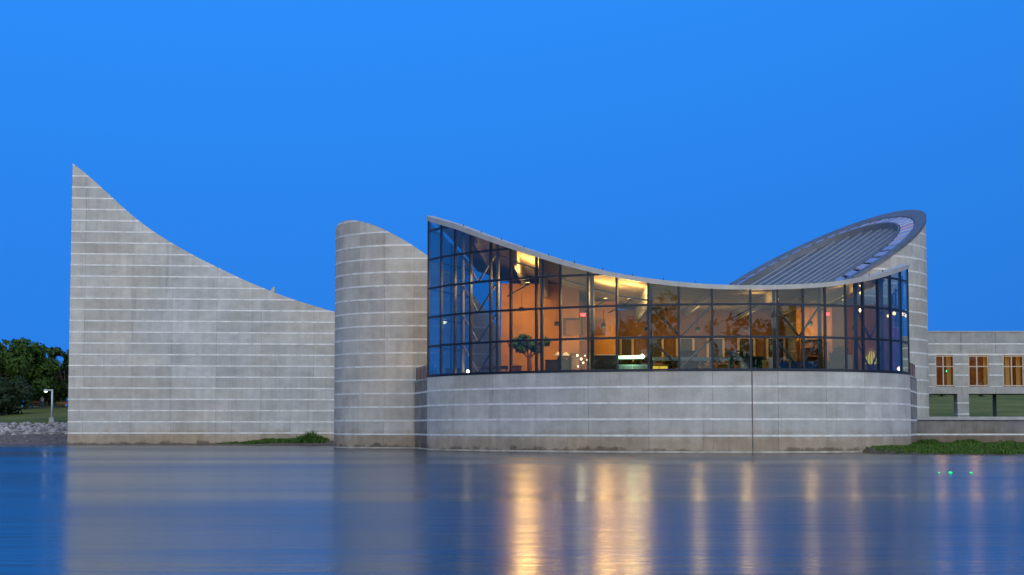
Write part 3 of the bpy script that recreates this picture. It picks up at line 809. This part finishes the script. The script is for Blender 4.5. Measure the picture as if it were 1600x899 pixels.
for _ in range(2600):
    x = rnd.uniform(-32, -19.5); y = rnd.uniform(186, 193.6); z = soil_h(x, y)
    if z < .10: continue
    g_ = max(.15, min(1, (x+31)/8))
    if noise.noise(Vector((x*.5, y*.3, 2))) < -.25+(.25-.35*g_): continue
    nn = noise.noise(Vector((x*1.3, y*.8, 5))); big = 1.0+2.6*max(0, 1-abs(x+21.4)/1.5)*rnd.random()
    if rnd.random() < .35: continue
    sp.append((x, y, z, max(.2, .8*big*(.28+.42*g_)*(1+.9*nn))))
tufts('wall_weeds', 'strip of weeds along the foot of the tall concrete wing', sp, 14, .5, blades=8, wid=.05)
sb = empty('shore_shrub', (-7.55, 157.0, -.1), 'small green shrub in the corner between round tower and glass front', 'shrub')
v, f = leaf_cloud([((0, 0, .6), (.5, .5, .5)), ((.2, -.3, .3), (.6, .5, .35)), ((-.3, -.2, .35), (.6, .4, .35)), ((.15, .1, .95), (.3, .3, .35))], 900, .10, 31)
me = bpy.data.meshes.new('foliage'); me.from_pydata([tuple(p) for p in v], [], f); me.materials.append(M['grass']); o = bpy.data.objects.new('foliage', me); C.objects.link(o); o.parent = sb
mb = MB()
for i in range(6): mb.tube((.05*i-.12, 0, -.3), (.12*i-.3, .1*((i % 3)-1), .8), .02, .008, 5)
mb.build('stem', M['bark'], sb)
# riprap
rnd = random.Random(21); v = []; f = []
ico = bmesh.new(); bmesh.ops.create_icosphere(ico, subdivisions=1, radius=1); iv = [p.co.copy() for p in ico.verts]; ifc = [[q.index for q in p.verts] for p in ico.faces]; ico.free()
for _ in range(1500):
    x = rnd.uniform(-95, -46.9); q = rnd.random(); y = 204.4+q*2.8; z = ground_z(x, y)+rnd.uniform(-.05, .12)
    s = rnd.uniform(.14, .36)
    if rnd.random() < .05: y = rnd.uniform(200.2, 203.5); z = ground_z(x, y); s *= .6
    sx, sy, sz = s*rnd.uniform(.8, 1.4), s*rnd.uniform(.7, 1.2), s*rnd.uniform(.5, .9); a = rnd.uniform(0, 6.28); k = len(v)
    off = Vector((x, y, z))
    for p in iv:
        j = 1+.35*noise.noise(p*1.7+off); qx, qy = p.x*sx*j, p.y*sy*j
        v.append((x+qx*math.cos(a)-qy*math.sin(a), y+qx*math.sin(a)+qy*math.cos(a), z+p.z*sz*j))
    f += [tuple(k+i for i in q_) for q_ in ifc]
tag(mesh_obj('riprap', v, f, M['rock']), 'bank of pale broken rocks along the left shore', 'rocks', kind='stuff')

# ------------------------------------------------------------------ small outdoor things
p = gpos(82, 208.5)
lp = empty('lamp_post', p, 'slim pale lamp post with a short arm on the left bank', 'lamp')
MB().box((0, 0, .3), (.62, .62, .7), taper=.8).build('base', M['coping'], lp)
MB().tube((0, 0, .6), (0, 0, 3.85), .13, .10, 10).build('pole', M['pole'], lp, True)
MB().tube((.1, 0, 3.82), (-.55, 0, 3.82), .08, .07, 8).build('arm', M['pole'], lp, True)
hd = MB().lathe((-.75, 0, 3.72), [(.02, .24), (.2, .2), (.27, .08), (.25, -.02), (.02, -.02)], 14).build('lamp_head', M['pole'], lp, True)
MB().lathe((-.75, 0, 3.66), [(.001, -.12), (.12, -.10), (.2, -.02), (.21, .04), (.001, .04)], 14).build('lens', emit('lamp_lens', (1, .97, .9), .8), hd, True)
d = bpy.data.lights.new('post_light', 'POINT'); d.energy = 2; d.color = (1, .95, .85); d.shadow_soft_size = .2
o = bpy.data.objects.new('post_light', d); C.objects.link(o); o.parent = lp; o.location = (-.75, 0, 3.35)
def bench(loc, label):
    b = empty('park_bench', loc, label, 'bench', 'benches on the left lawn')
    MB().box((0, 0, .45), (1.8, .45, .06)).build('seat', M['wood'], b)
    MB().box((0, .25, .75), (1.8, .06, .35)).build('backrest', M['wood'], b)
    for x in (-.7, .7): MB().box((x, 0, .2), (.08, .4, .46)).build('leg', M['mullion'], b)
bench(gpos(98, 252), 'low bench on the lawn beside the tall concrete wing')
bench(gpos(59, 256), 'dark bench on the lawn beside the standing person')
# a person standing under the trees
pp = gpos(66, 254); ps = empty('person', pp, 'person in a pale top and blue trousers standing under the trees', 'person')
me = bpy.data.meshes.new('body'); J = [(0, 0, .92), (0, 0, 1.12), (0, 0, 1.34), (0, 0, 1.46), (0, -.02, 1.58), (0, -.02, 1.68), (.17, 0, 1.38), (.24, .02, 1.12), (.25, -.06, .88), (-.17, 0, 1.38), (-.25, .02, 1.12), (-.24, -.08, .88), (.10, 0, .86), (.11, -.02, .48), (.11, .02, .08), (.11, -.14, .04), (-.10, 0, .86), (-.12, -.02, .48), (-.12, .02, .08), (-.12, -.14, .04)]
E = [(0, 1), (1, 2), (2, 3), (3, 4), (4, 5), (2, 6), (6, 7), (7, 8), (2, 9), (9, 10), (10, 11), (0, 12), (12, 13), (13, 14), (14, 15), (0, 16), (16, 17), (17, 18), (18, 19)]
RD = [.14, .13, .14, .06, .09, .085, .065, .05, .035, .065, .05, .035, .095, .065, .045, .04, .095, .065, .045, .04]
me.from_pydata(J, E, []); o = bpy.data.objects.new('body', me); C.objects.link(o); o.parent = ps
me.materials.append(simple('skin', (.45, .28, .2), .6))
sk = o.modifiers.new('skin', 'SKIN'); su = o.modifiers.new('sub', 'SUBSURF'); su.levels = su.render_levels = 1
for i, r_ in enumerate(RD): me.skin_vertices[0].data[i].radius = (r_, r_)
me.skin_vertices[0].data[0].use_root = True
MB().lathe((0, 0, 0), [(.19, .9), (.18, 1.1), (.20, 1.3), (.17, 1.42), (.08, 1.47)], 12).tube((.17, 0, 1.4), (.245, .02, 1.1), .085, .07).tube((-.17, 0, 1.4), (-.255, .02, 1.1), .085, .07).build('shirt', simple('beige_shirt', (.42, .36, .32), .8), ps, True)
MB().lathe((0, 0, 0), [(.19, .95), (.195, .82), (.10, .76)], 12).tube((.10, 0, .88), (.11, 0, .1), .125, .08).tube((-.10, 0, .88), (-.12, 0, .1), .125, .08).build('trousers', simple('denim', (.06, .10, .18), .8), ps, True)
MB().lathe((0, 0, 0), [(.10, 1.62), (.105, 1.68), (.08, 1.76), (.001, 1.785)], 10).build('hair', M['bark'], ps, True)
# two parked cars on top of the lawn, seen under the link building
def car(loc, label, rz):
    c = empty('parked_car', loc, label, 'car', 'cars parked beyond the lawn', rz)
    L_, W_ = 4.5, 1.8
    pr = [(-2.25, .35), (-2.25, .75), (-1.9, .92), (-1.15, 1.0), (-.6, 1.42), (.9, 1.45), (1.6, 1.02), (2.2, .95), (2.25, .4)]
    mb = MB(); n = len(pr); v = []
    for y in (-W_/2, W_/2):
        for x, z in pr: v.append((x, y*(.86 if z > 1.1 else 1), z))
    mb.add(v, [tuple(range(n)), tuple(range(2*n-1, n-1, -1))]+[(i, n+i, n+(i+1) % n, (i+1) % n) for i in range(n)]); mb.build('body', M['white'], c)
    for y in (-.90, .90): MB().box((.1, y*.93, 1.2), (1.7, .06, .3)).build('side_window', M['dark'], c)
    for x in (-1.4, 1.4):
        for y in (-.82, .82):
            wh = MB().tube((x, y-.1, .33), (x, y+.1, .33), .33, n=14).build('wheel', M['dark'], c); MB().tube((x, y*1.13-.02, .33), (x, y*1.13+.02, .33), .18, n=10).build('rim', M['steel'], wh)
    for y in (-.6, .6): MB().box((-2.24, y, .72), (.06, .3, .14)).build('headlight', M['pole'], c)
car(gpos(1463, 292), 'white car beyond the lawn beside the round drum', .3)
car(gpos(1522, 292), 'white car beyond the lawn right of the concrete pier', .1)
# little green lights floating on the water at the right
gm_ = emit('green_lens', (.0, 1, .22), .45, (.02, .3, .15))
for px, lab, st in ((1467, 'dim green light on the water, leftmost of three', .045), (1485, 'bright green light on the water, middle of three', .08), (1517, 'green light on the water, rightmost of three', .06)):
    Y = EYE/-sight(px, 741)[1]; q = empty('floating_light', (sight(px, 741)[0]*Y, Y, 0), lab, 'light', 'green lights on the water')
    MB().lathe((0, 0, 0), [(.001, -.05), (st*1.1, -.04), (st*1.1, .03), (.001, .03)], 10).build('float', M['dark'], q, True)
    MB().lathe((0, 0, .03), [(st, 0), (st*.9, st*.6), (.001, st)], 10).build('lens', gm_, q, True)

# ------------------------------------------------------------------ inside the pavilion
WARM = (1.0, .50, .15)
def lamp(px, py, Y, r, strength, power, label, col=(1, .75, .38), hang=True, pc=WARM):
    P = at(px, py, Y); t = empty('pendant_lamp' if hang else 'table_lamp', (P.x, P.y, P.z), label, 'lamp')
    MB().lathe((0, 0, 0), [(.001, -r), (r*.7, -r*.7), (r, 0), (r*.7, r*.7), (.001, r)], 12).build('globe', emit('globe_%d' % px, col, strength*.5), t, True)
    if hang: MB().tube((0, 0, r*.8), (0, 0, 1.6), .02, n=6).build('cord', M['mullion'], t)
    else: MB().tube((0, 0, -r*.8), (0, 0, FL-P.z), .05, n=8).lathe((0, 0, FL-P.z), [(.25, 0), (.22, .05), (.001, .06)], 10).build('stand', M['mullion'], t)
    if power:
        d = bpy.data.lights.new('lamp_light', 'POINT'); d.energy = power; d.color = pc; d.shadow_soft_size = r*1.6
        o = bpy.data.objects.new('lamp_light', d); C.objects.link(o); o.parent = t; o.location = (0, -r*1.9-.1, 0)
    return t
lamp(1345, 485, 143.5, .17, 4, 60, 'bright round lamp hanging below the second transom, right of centre')
lamp(1388, 494, 143.5, .13, 3, 18, 'small bright lamp left of the two amber lamps near the right end')
lamp(1397, 490, 145.5, .17, 1.5, 18, 'amber lamp, left one of two near the right end', (1, .6, .25))
lamp(1411.5, 491, 143.4, .19, 1.5, 18, 'amber lamp in the last bay at the right end', (1, .6, .25))
lamp(690, 512, 154, .16, 3.5, 15, 'small yellow lamp nearest the left end of the glass', (1, .85, .5))
lamp(694.5, 503, 153, .22, 4, 25, 'larger yellow lamp near the left end of the glass', (1, .85, .45))
lamp(731, 580.5, 143.6, .13, 16, 20, 'white-hot small lamp low behind the glass near the left end', (1, .9, .6), False)
lamp(1405, 576.5, 141.5, .17, 8, 20, 'glowing orange-red lamp low at the right end', (1, .35, .12), False)
# spark cluster lamp
P = at(908, 564, 141.0); t = empty('branching_lamp', (P.x, P.y, FL), 'cluster of dazzling white bulbs standing left of the dark display case', 'lamp')
mb = MB().tube((0, 0, 0), (0, 0, P.z-FL), .04); mb.build('stand', M['mullion'], t)
em = emit('spark_bulb', (1, .78, .40), 5)
for dx, dz, r in ((-.3, .42, .10), (0, .14, .10), (.16, -.16, .08), (.5, .06, .08), (-.25, -.45, .06), (.3, .4, .05)):
    MB().lathe((dx, -.1, P.z-FL+dz), [(.001, -r), (r, 0), (.001, r)], 8).build('bulb', em, t, True)
d = bpy.data.lights.new('lamp_light', 'POINT'); d.energy = 60; d.color = (1, .7, .35); d.shadow_soft_size = .3
o = bpy.data.objects.new('lamp_light', d); C.objects.link(o); o.parent = t; o.location = (0, -.8, P.z-FL)
# gold lamp strings near the roof on the right
def drop(px, y0, y1, Y, label):
    P0 = at(px, y0, Y); P1 = at(px, y1, Y); t = empty('lamp_string', tuple(P0), label, 'lamp')
    MB().tube((0, 0, .3), (0, 0, P1.z-P0.z), .015, n=5).build('cord', M['mullion'], t)
    n = max(2, int((P0.z-P1.z)/.5))
    for i in range(n): MB().lathe((0, 0, (P1.z-P0.z)*i/(n-1)), [(.001, -.2), (.15, 0), (.001, .2)], 8).build('bulb', emit('gold_bulb', (1, .72, .3), 1.8) if 'gold_bulb' not in bpy.data.materials else bpy.data.materials['gold_bulb'], t, True)
drop(1317, 450, 466, 140.5, 'string of three gold bulbs under the roof, right of centre')
drop(1345, 446, 458, 142.5, 'short string of gold bulbs beside the bright round lamp')
drop(1213.5, 458, 468, 137.0, 'short string of gold bulbs under the roof at the long pale table')
# uplights on the ceiling bays
def uplight(px, t_, drop_, power, label, sd=0):
    P = Vector(roof_pt(pav_s(px, 450), t_, 0.04)); P.z -= drop_; t = empty('ceiling_uplight', tuple(P), label, 'lamp')
    MB().lathe((0, 0, 0), [(.001, -.12), (.16, -.10), (.22, .08), (.20, .10), (.001, .0)], 12).build('bowl', M['mullion'], t, True)
    MB().lathe((0, 0, .06), [(.001, 0), (.15, 0), (.12, .05), (.001, .06)], 12).build('bulb', emit('uplight_bulb', (1, .7, .32), 6) if 'uplight_bulb' not in bpy.data.materials else bpy.data.materials['uplight_bulb'], t, True)
    MB().tube((0, 0, -.05), (-1.6, 1.2, -.9), .06, n=6).build('bracket', M['mullion'], t)
    d = bpy.data.lights.new('up_light', 'POINT'); d.energy = power; d.color = (1, .42, .09); d.shadow_soft_size = .7
    o = bpy.data.objects.new('up_light', d); C.objects.link(o); o.parent = t; o.location = (0, 0, .5)
uplight(815, .15, 2.0, 1600, 'uplight washing the tall ceiling bay above the indoor tree')
uplight(945, .22, 1.3, 740, 'left uplight of the two washing the low ceiling bay')
uplight(985, .12, 1.2, 740, 'right uplight of the two washing the low ceiling bay')
uplight(1192, .12, .9, 80, 'weak uplight above the round table')
uplight(1335, .10, .9, 60, 'weak uplight between the gold bulb strings')
def fill_lamp(px, Y, z, power, label, col=WARM):  # hung fill lamps, added to brighten the room and its inner walls
    x = sight(px, 500)[0]*Y; t = empty('hanging_fill_lamp', (x, Y, z), label, 'lamp')
    MB().lathe((0, 0, 0), [(.12, 0), (.2, -.05), (.2, .3), (.001, .3)], 12).build('housing', M['mullion'], t, True)
    MB().tube((0, 0, .3), (0, 0, 1.5), .02, n=6).build('cord', M['mullion'], t)
    d = bpy.data.lights.new('fill_light', 'POINT'); d.energy = power; d.color = col; d.shadow_soft_size = .3
    o = bpy.data.objects.new('fill_light', d); C.objects.link(o); o.parent = t; o.location = (0, 0, -.4)
fill_lamp(815, 146.8, 11.4, 190, 'added fill lamp in front of the orange wall above the indoor tree')
fill_lamp(870, 146.5, 10.2, 90, 'added fill lamp at the right part of the orange wall')
fill_lamp(943, 149.5, 10.2, 170, 'added fill lamp above the louvred panel')
fill_lamp(1010, 149.5, 9.9, 150, 'added fill lamp above the lit counter')
fill_lamp(1090, 149.5, 9.9, 150, 'added fill lamp above the middle of the long table')
fill_lamp(1165, 149.5, 9.9, 150, 'added fill lamp above the round table')
fill_lamp(1266, 149.2, 10.4, 170, 'added fill lamp in front of the orange alcove')
fill_lamp(1335, 148.5, 9.9, 160, 'added fill lamp left of the gold dome', (1, .45, .15))
# indoor tree
P = at(828, 578, 144.0); t = empty('indoor_tree', (P.x, P.y, FL), 'indoor tree with teal-green leaves in front of the orange wall', 'plant')
v, f = leaf_cloud([((-1.2, 0, 3.1), (.6, .5, .45)), ((-.5, 0, 3.3), (.7, .6, .5)), ((.2, 0, 2.9), (.7, .6, .4)), ((1.2, 0, 3.2), (.45, .4, .5)), ((-.7, 0, 2.6), (.6, .5, .35)), ((.5, 0, 2.5), (.5, .5, .3))], 1500, .13, 41)
me = bpy.data.meshes.new('crown'); me.from_pydata([tuple(p) for p in v], [], f); me.materials.append(M['plantleaf']); o = bpy.data.objects.new('crown', me); C.objects.link(o); o.parent = t
mb = MB().tube((0, 0, 0), (-.05, 0, 1.9), .22, .16)
for c in ((-1.1, 0, 2.9), (-.4, 0, 3.2), (.3, 0, 2.8), (1.1, 0, 3.0)): mb.tube((-.05, 0, 1.8), c, .09, .04, 6)
mb.build('trunk', M['wood'], t); MB().lathe((0, 0, 0), [(.5, 0), (.6, .5), (.52, .5), (.001, .4)], 14).build('planter', M['dark'], t)
def potted(px, Y, h, label, seed):
    x = sight(px, 560)[0]*Y; t = empty('potted_plant', (x, Y, FL), label, 'plant', 'potted plants along the inner wall')
    v, f = leaf_cloud([((0, 0, h*.65), (.55, .5, h*.3)), ((.3, 0, h*.8), (.4, .4, .3)), ((-.35, 0, h*.7), (.4, .4, .35))], 420, .13, seed)
    me = bpy.data.meshes.new('foliage'); me.from_pydata([tuple(p) for p in v], [], f); me.materials.append(M['bush']); o = bpy.data.objects.new('foliage', me); C.objects.link(o); o.parent = t
    MB().tube((0, 0, .4), (0, 0, h*.7), .04, n=6).build('stem', M['bark'], t)
    MB().lathe((0, 0, 0), [(.22, 0), (.3, .5), (.25, .5), (.001, .42)], 12).build('pot', M['dark'], t)
for px, Y, h, lab in ((978, 147, 2.5, 'potted plant behind the lit counter, first from the left'), (1003, 148, 2.4, 'potted plant behind the lit counter, second from the left'), (1048, 148, 2.4, 'potted plant behind the yellow glowing box'), (1092, 148, 2.3, 'potted plant behind the long pale table, left of the telescope'), (1158, 149, 2.9, 'yellowish plant behind the telescope at the inner wall'), (884, 146, 2.6, 'dark plant left of the branching lamp'), (1312, 148, 3.4, 'plant right of the orange alcove')):
    potted(px, Y, h, lab, int(px))
def furn(name, px, Y, label, cat='furniture', z=FL): x = sight(px, 570)[0]*Y; return empty(name, (x, Y, z), label, cat)
def table(px0, px1, Y, h, top, leg, label, d=.8, n=2):
    t = furn('long_table', (px0+px1)/2, Y, label, 'table'); w_ = (px1-px0)/FPX*Y
    MB().box((0, 0, h-.12), (w_, d, .26)).build('table_top', top, t)
    for i in range(n):
        x = -w_/2+.15+(w_-.3)*i/(n-1)
        for y in (-d/2+.08, d/2-.08): MB().box((x, y, (h-.25)/2), (.1, .1, h-.25)).build('leg', leg, t)
    return t
table(1020, 1158, 137.5, 1.66, M['teal'], M['steel'], 'long pale teal table behind the middle of the glass', n=4)
table(1292, 1322, 141, 1.45, M['wood'], M['dark'], 'dark wooden table right of the blue partition')
table(752, 794, 145, 1.25, M['dark'], M['dark'], 'low dark table left of the indoor tree')
def cabinet(px0, px1, Y, z1, mat, label, door=M['dark'], frame=None, d=.6, z0=0.0, cat='cabinet', nm='display_cabinet'):
    t = furn(nm, (px0+px1)/2, Y, label, cat); w_ = (px1-px0)/FPX*Y
    MB().box((0, 0, (z0+z1)/2), (w_, d, z1-z0)).build('carcass', mat, t)
    MB().box((0, -.02, z1+.03), (w_+.1, d+.1, .06)).build('top', frame or mat, t)
    for i in range(2): MB().box((-w_/4+w_/2*i, -d/2-.015, (z0+z1)/2), (w_/2-.06, .03, z1-z0-.12)).build('door', door, t)
    if frame:
        for s_ in (-1, 1): MB().box((s_*(w_/2+.03), -d/2, (z0+z1)/2), (.06, .1, z1-z0)).build('frame', frame, t)
    return t
cabinet(924, 962, 138.6, 1.85, M['dark'], 'dark display case with a pale frame right of the branching lamp', frame=M['white'])
cabinet(852, 892, 142.5, 1.6, M['dark'], 'dark cabinet under two pale lampshades')
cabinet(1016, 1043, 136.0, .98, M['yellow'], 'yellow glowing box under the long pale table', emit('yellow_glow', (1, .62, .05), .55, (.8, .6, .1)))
cabinet(1093, 1116, 138.5, 1.0, M['yellow'], 'ochre box under the long pale table left of the telescope', M['yellow'])
cabinet(1120, 1140, 138.6, 1.1, M['yellow'], 'ochre box under the long pale table beside the telescope', M['yellow'])
cabinet(964, 1012, 138.0, 1.05, M['teal'], 'pale counter below the green-white light', M['steel'])
cabinet(697, 728, 146.5, 1.05, M['dark'], 'long low dark chest near the left end of the glass')
cabinet(797, 815, 142.8, 1.15, M['wood'], 'small brown chest beside the trunk of the indoor tree', M['wood'])
cabinet(893, 904, 142.0, 2.1, M['wood'], 'narrow brown cabinet left of the branching lamp', M['wood'])
cabinet(1062, 1088, 139.6, 2.2, M['dark'], 'dark exhibit case behind the long table at the meeting braces')
cabinet(1296, 1318, 145.5, 2.3, M['wood'], 'brown dresser behind the dark wooden table', M['dark'])
cabinet(928, 945, 150.5, 2.2, M['wood'], 'brown sideboard under the louvred panel', M['orangewall'])
for px in (872, 884):
    t = furn('table_lamp', px, 142.3, 'pale cone lampshade on the dark cabinet, %s one' % ('left' if px < 880 else 'right'), 'lamp', FL+1.66)
    MB().lathe((0, 0, 0), [(.001, .62), (.06, .62), (.38, .32), (.36, .30), (.001, .5)], 12).build('shade', M['white'], t, True); MB().tube((0, 0, 0), (0, 0, .5), .03).build('stem', M['mullion'], t)
t = furn('light_tube', 988, 137.4, 'long green-white glowing tube above the pale counter', 'lamp', FL+1.65)
MB().tube((-1.1, 0, 0), (.9, 0, .05), .13, .15, 10).build('tube', emit('green_tube', (.55, 1, .50), 1.5), t, True)
MB().lathe((.75, -.12, .08), [(.001, -.2), (.24, 0), (.001, .2)], 12).build('bulb', emit('tube_bulb', (1, .92, .5), 3.5), t, True)
for x in (-.9, .7): MB().tube((x, 0, -.1), (x, 0, -.55), .03).build('support', M['mullion'], t)
d = bpy.data.lights.new('tube_light', 'POINT'); d.energy = 30; d.color = (.7, 1, .6); d.shadow_soft_size = .4
o = bpy.data.objects.new('tube_light', d); C.objects.link(o); o.parent = t; o.location = (0, -.5, -.3)
t = furn('telescope', 1143, 134.2, 'green coin telescope on a pillar stand behind the glass', 'telescope')
MB().lathe((0, 0, 0), [(.42, 0), (.42, .5), (.3, .55), (.2, .7), (.001, .7)], 8).build('base', M['steel'], t)
MB().lathe((0, 0, .7), [(.17, 0), (.15, .9), (.22, 1.0), (.001, 1.05)], 10).build('pillar', M['green'], t, True)
MB().tube((-.4, 0, 1.95), (.4, -.1, 1.85), .18, .14, 10).build('barrel', M['steel'], t, True)
MB().box((0, 0, 1.78), (.35, .2, .1)).build('yoke', M['green'], t)
t = furn('round_table', 1173, 139.0, 'round dark-topped table with drum pedestals right of the telescope', 'table')
MB().lathe((0, 0, 1.6), [(.001, 0), (1.2, 0), (1.25, .1), (1.15, .16), (.001, .2)], 24).build('table_top', M['green'], t)
MB().lathe((-.45, -.2, 0), [(.35, 0), (.35, 1.6)], 14).build('pedestal', M['teal'], t, True); MB().lathe((.45, .1, 0), [(.5, 0), (.5, 1.6)], 14).build('pedestal', M['green'], t, True)
t = furn('yellow_post', 1194, 137.8, 'narrow ochre post between round table and white cylinder', 'post'); MB().box((0, 0, .75), (.28, .28, 1.5), taper=.95).build('shaft', M['yellow'], t); MB().box((0, 0, 1.53), (.34, .34, .06)).build('cap', M['wood'], t)
t = furn('white_cylinder', 1204.5, 138.2, 'white cylinder stand carrying a small upright bottle shape', 'stand')
MB().lathe((0, 0, 0), [(.27, 0), (.27, 1.7), (.001, 1.72)], 14).build('drum', M['white'], t, True)
MB().lathe((.1, 0, 1.72), [(.03, 0), (.03, .4), (.16, .42), (.16, .9), (.001, .95)], 10).build('flask', M['teal'], t, True)
t = furn('blue_partition', 1247.5, 137.5, 'low bright blue partition with one yellow strip', 'partition')
for i in range(2): MB().box((-.72+1.44*i, 0, .68), (1.42, .12, 1.36)).build('board', M['blue'], t)
MB().box((-.68, -.09, .68), (.12, .05, 1.36)).build('strip', M['yellow'], t)
for x in (-1.3, 1.3): MB().box((x, .1, .03), (.1, .7, .06)).build('foot', M['dark'], t)
t = furn('bookshelf', 1268, 150.6, 'tall brown bookshelf in the orange alcove', 'shelf'); 
for x in (-.95, .95): MB().box((x, 0, 1.9), (.08, .5, 3.8)).build('side_panel', M['wood'], t)
for k in range(6): MB().box((0, 0, .1+.72*k), (1.82, .48, .07)).build('shelf', M['wood'], t)
MB().box((0, .27, 1.9), (1.98, .04, 3.8)).build('back_panel', M['wood'], t)
t = furn('upright_board', 1328, 144.5, 'narrow white upright board left of the gold dome', 'board'); MB().box((0, 0, 1.4), (.4, .1, 1.5)).build('board', M['white'], t); MB().tube((0, 0, 0), (0, 0, .7), .05).build('post', M['steel'], t); MB().box((0, 0, .03), (.5, .4, .06)).build('base', M['steel'], t)
t = furn('gold_dome', 1362, 143.5, 'gold ribbed dome exhibit near the right end', 'exhibit')
mb = MB()
for i in range(16):
    a = 2*math.pi*i/16; pr = [(.62*math.cos(k*.26)*math.cos(a), .62*math.cos(k*.26)*math.sin(a), 1.35+1.25*math.sin(k*.26)) for k in range(7)]
    for q0, q1 in zip(pr, pr[1:]): mb.tube(q0, q1, .035, n=5)
mb.build('ribs', M['yellow'], t); MB().lathe((0, 0, 0), [(.45, 0), (.3, .5), (.62, 1.3), (.001, 1.36)], 16).build('pedestal', M['wood'], t, True)
MB().lathe((0, 0, 1.38), [(.5, 0), (.45, .5), (.2, .95), (.001, 1.05)], 14).build('glow', emit('dome_glow', (1, .72, .12), .35, (.7, .5, .1)), t, True)
t = furn('floor_lamp', 1393, 142.3, 'slim yellow standing lamp left of the red curtain', 'lamp'); MB().lathe((0, 0, .05), [(.06, 0), (.07, 1.6), (.001, 1.65)], 8).build('tube', emit('slim_glow', (1, .72, .15), 1.0), t, True); MB().lathe((0, 0, 0), [(.22, 0), (.2, .05), (.001, .06)], 10).build('base', M['dark'], t)
x0, Yc = sight(1402, 560)[0]*144.5, 144.5
t = empty('red_curtain', (x0, Yc, FL), 'dull red curtain hanging near the right end', 'curtain'); v = []; f = []
for i in range(25): v += [(-.4+.8*i/24, .06*math.sin(i*1.4), .1), (-.4+.8*i/24, .06*math.sin(i*1.4), 4.3)]
for i in range(24): f.append((2*i, 2*i+2, 2*i+3, 2*i+1))
mb = MB(); mb.add(v, f); mb.build('cloth', M['red'], t); MB().tube((-.5, 0, 4.35), (.5, 0, 4.35), .03).build('rail', M['steel'], t)
# framed openings and signs on the inner walls
def frame(px0, px1, y0, y1, Y, label, name='framed_opening', inner_=M['dark'], fr=None):
    P, Q = at(px0, y1, Y), at(px1, y0, Y); t = empty(name, ((P.x+Q.x)/2, Y-.02, P.z), label, 'frame'); w_, h_ = Q.x-P.x, Q.z-P.z; fr = fr or simple('pale_frame', (.62, .50, .38), .6) if 'pale_frame' not in bpy.data.materials else (fr or bpy.data.materials['pale_frame'])
    for s_ in (-1, 1): MB().box((s_*(w_/2-.1), -.06, h_/2), (.2, .12, h_)).build('side', fr, t)
    MB().box((0, -.065, h_-.1), (w_-.4, .12, .2)).build('head', fr, t); MB().box((0, -.02, h_/2), (w_-.4, .04, h_-.1)).build('panel', inner_, t)
    return t
for a, b, lb in ((968, 990, 'behind the green-white light tube'), (1012, 1037, 'behind the yellow glowing box'), (1056, 1085, 'behind the meeting braces'), (1104, 1132, 'left of the telescope'), (1152, 1180, 'above the round table'), (1197, 1227, 'above the white cylinder')):
    frame(a, b, 526, 566, 154.8, 'pale framed dark opening in the tan wall '+lb)
frame(880, 911, 497, 524, 150.1, 'wide picture on the orange wall below the red sign', 'wall_picture', M['tanwall'], M['dark'])
t = frame(927, 946, 499, 525, 152.9, 'dark red louvred panel on the orange wall', 'louvred_panel', simple('louvre_red', (.22, .06, .03), .6), M['wood'])
for i in range(5): MB().box((-.38+.19*i, -.09, .7), (.05, .06, 1.2)).build('louvre', M['wood'], t)
def sign(px, py, Y, label):
    P = at(px, py, Y); t = empty('red_sign', tuple(P), label, 'sign'); MB().box((0, 0, 0), (.42, .08, .26)).build('lit_face', emit('red_glow', (1, .05, .05), 3, (.6, .05, .05)) if 'red_glow' not in bpy.data.materials else bpy.data.materials['red_glow'], t); MB().box((0, .1, 0), (.5, .1, .34)).build('housing', M['dark'], t)
sign(911, 492, 149.9, 'small glowing red sign above the wide picture'); sign(1292, 491, 146, 'small glowing red sign beside the orange alcove')
P = at(1480, 580, 197.5); t = empty('green_glint', tuple(P), 'small green glint in the first amber window, built as a glowing lens', 'light'); MB().lathe((0, 0, 0), [(.001, -.16), (.16, 0), (.001, .16)], 10).build('lens', emit('green_glow', (.02, 1, .4), 2.0, (.1, .5, .2)), t, True); MB().box((0, .25, .1), (.4, .3, .9)).build('housing', M['dark'], t)  # a green reflection in the window, built as a glowing lens
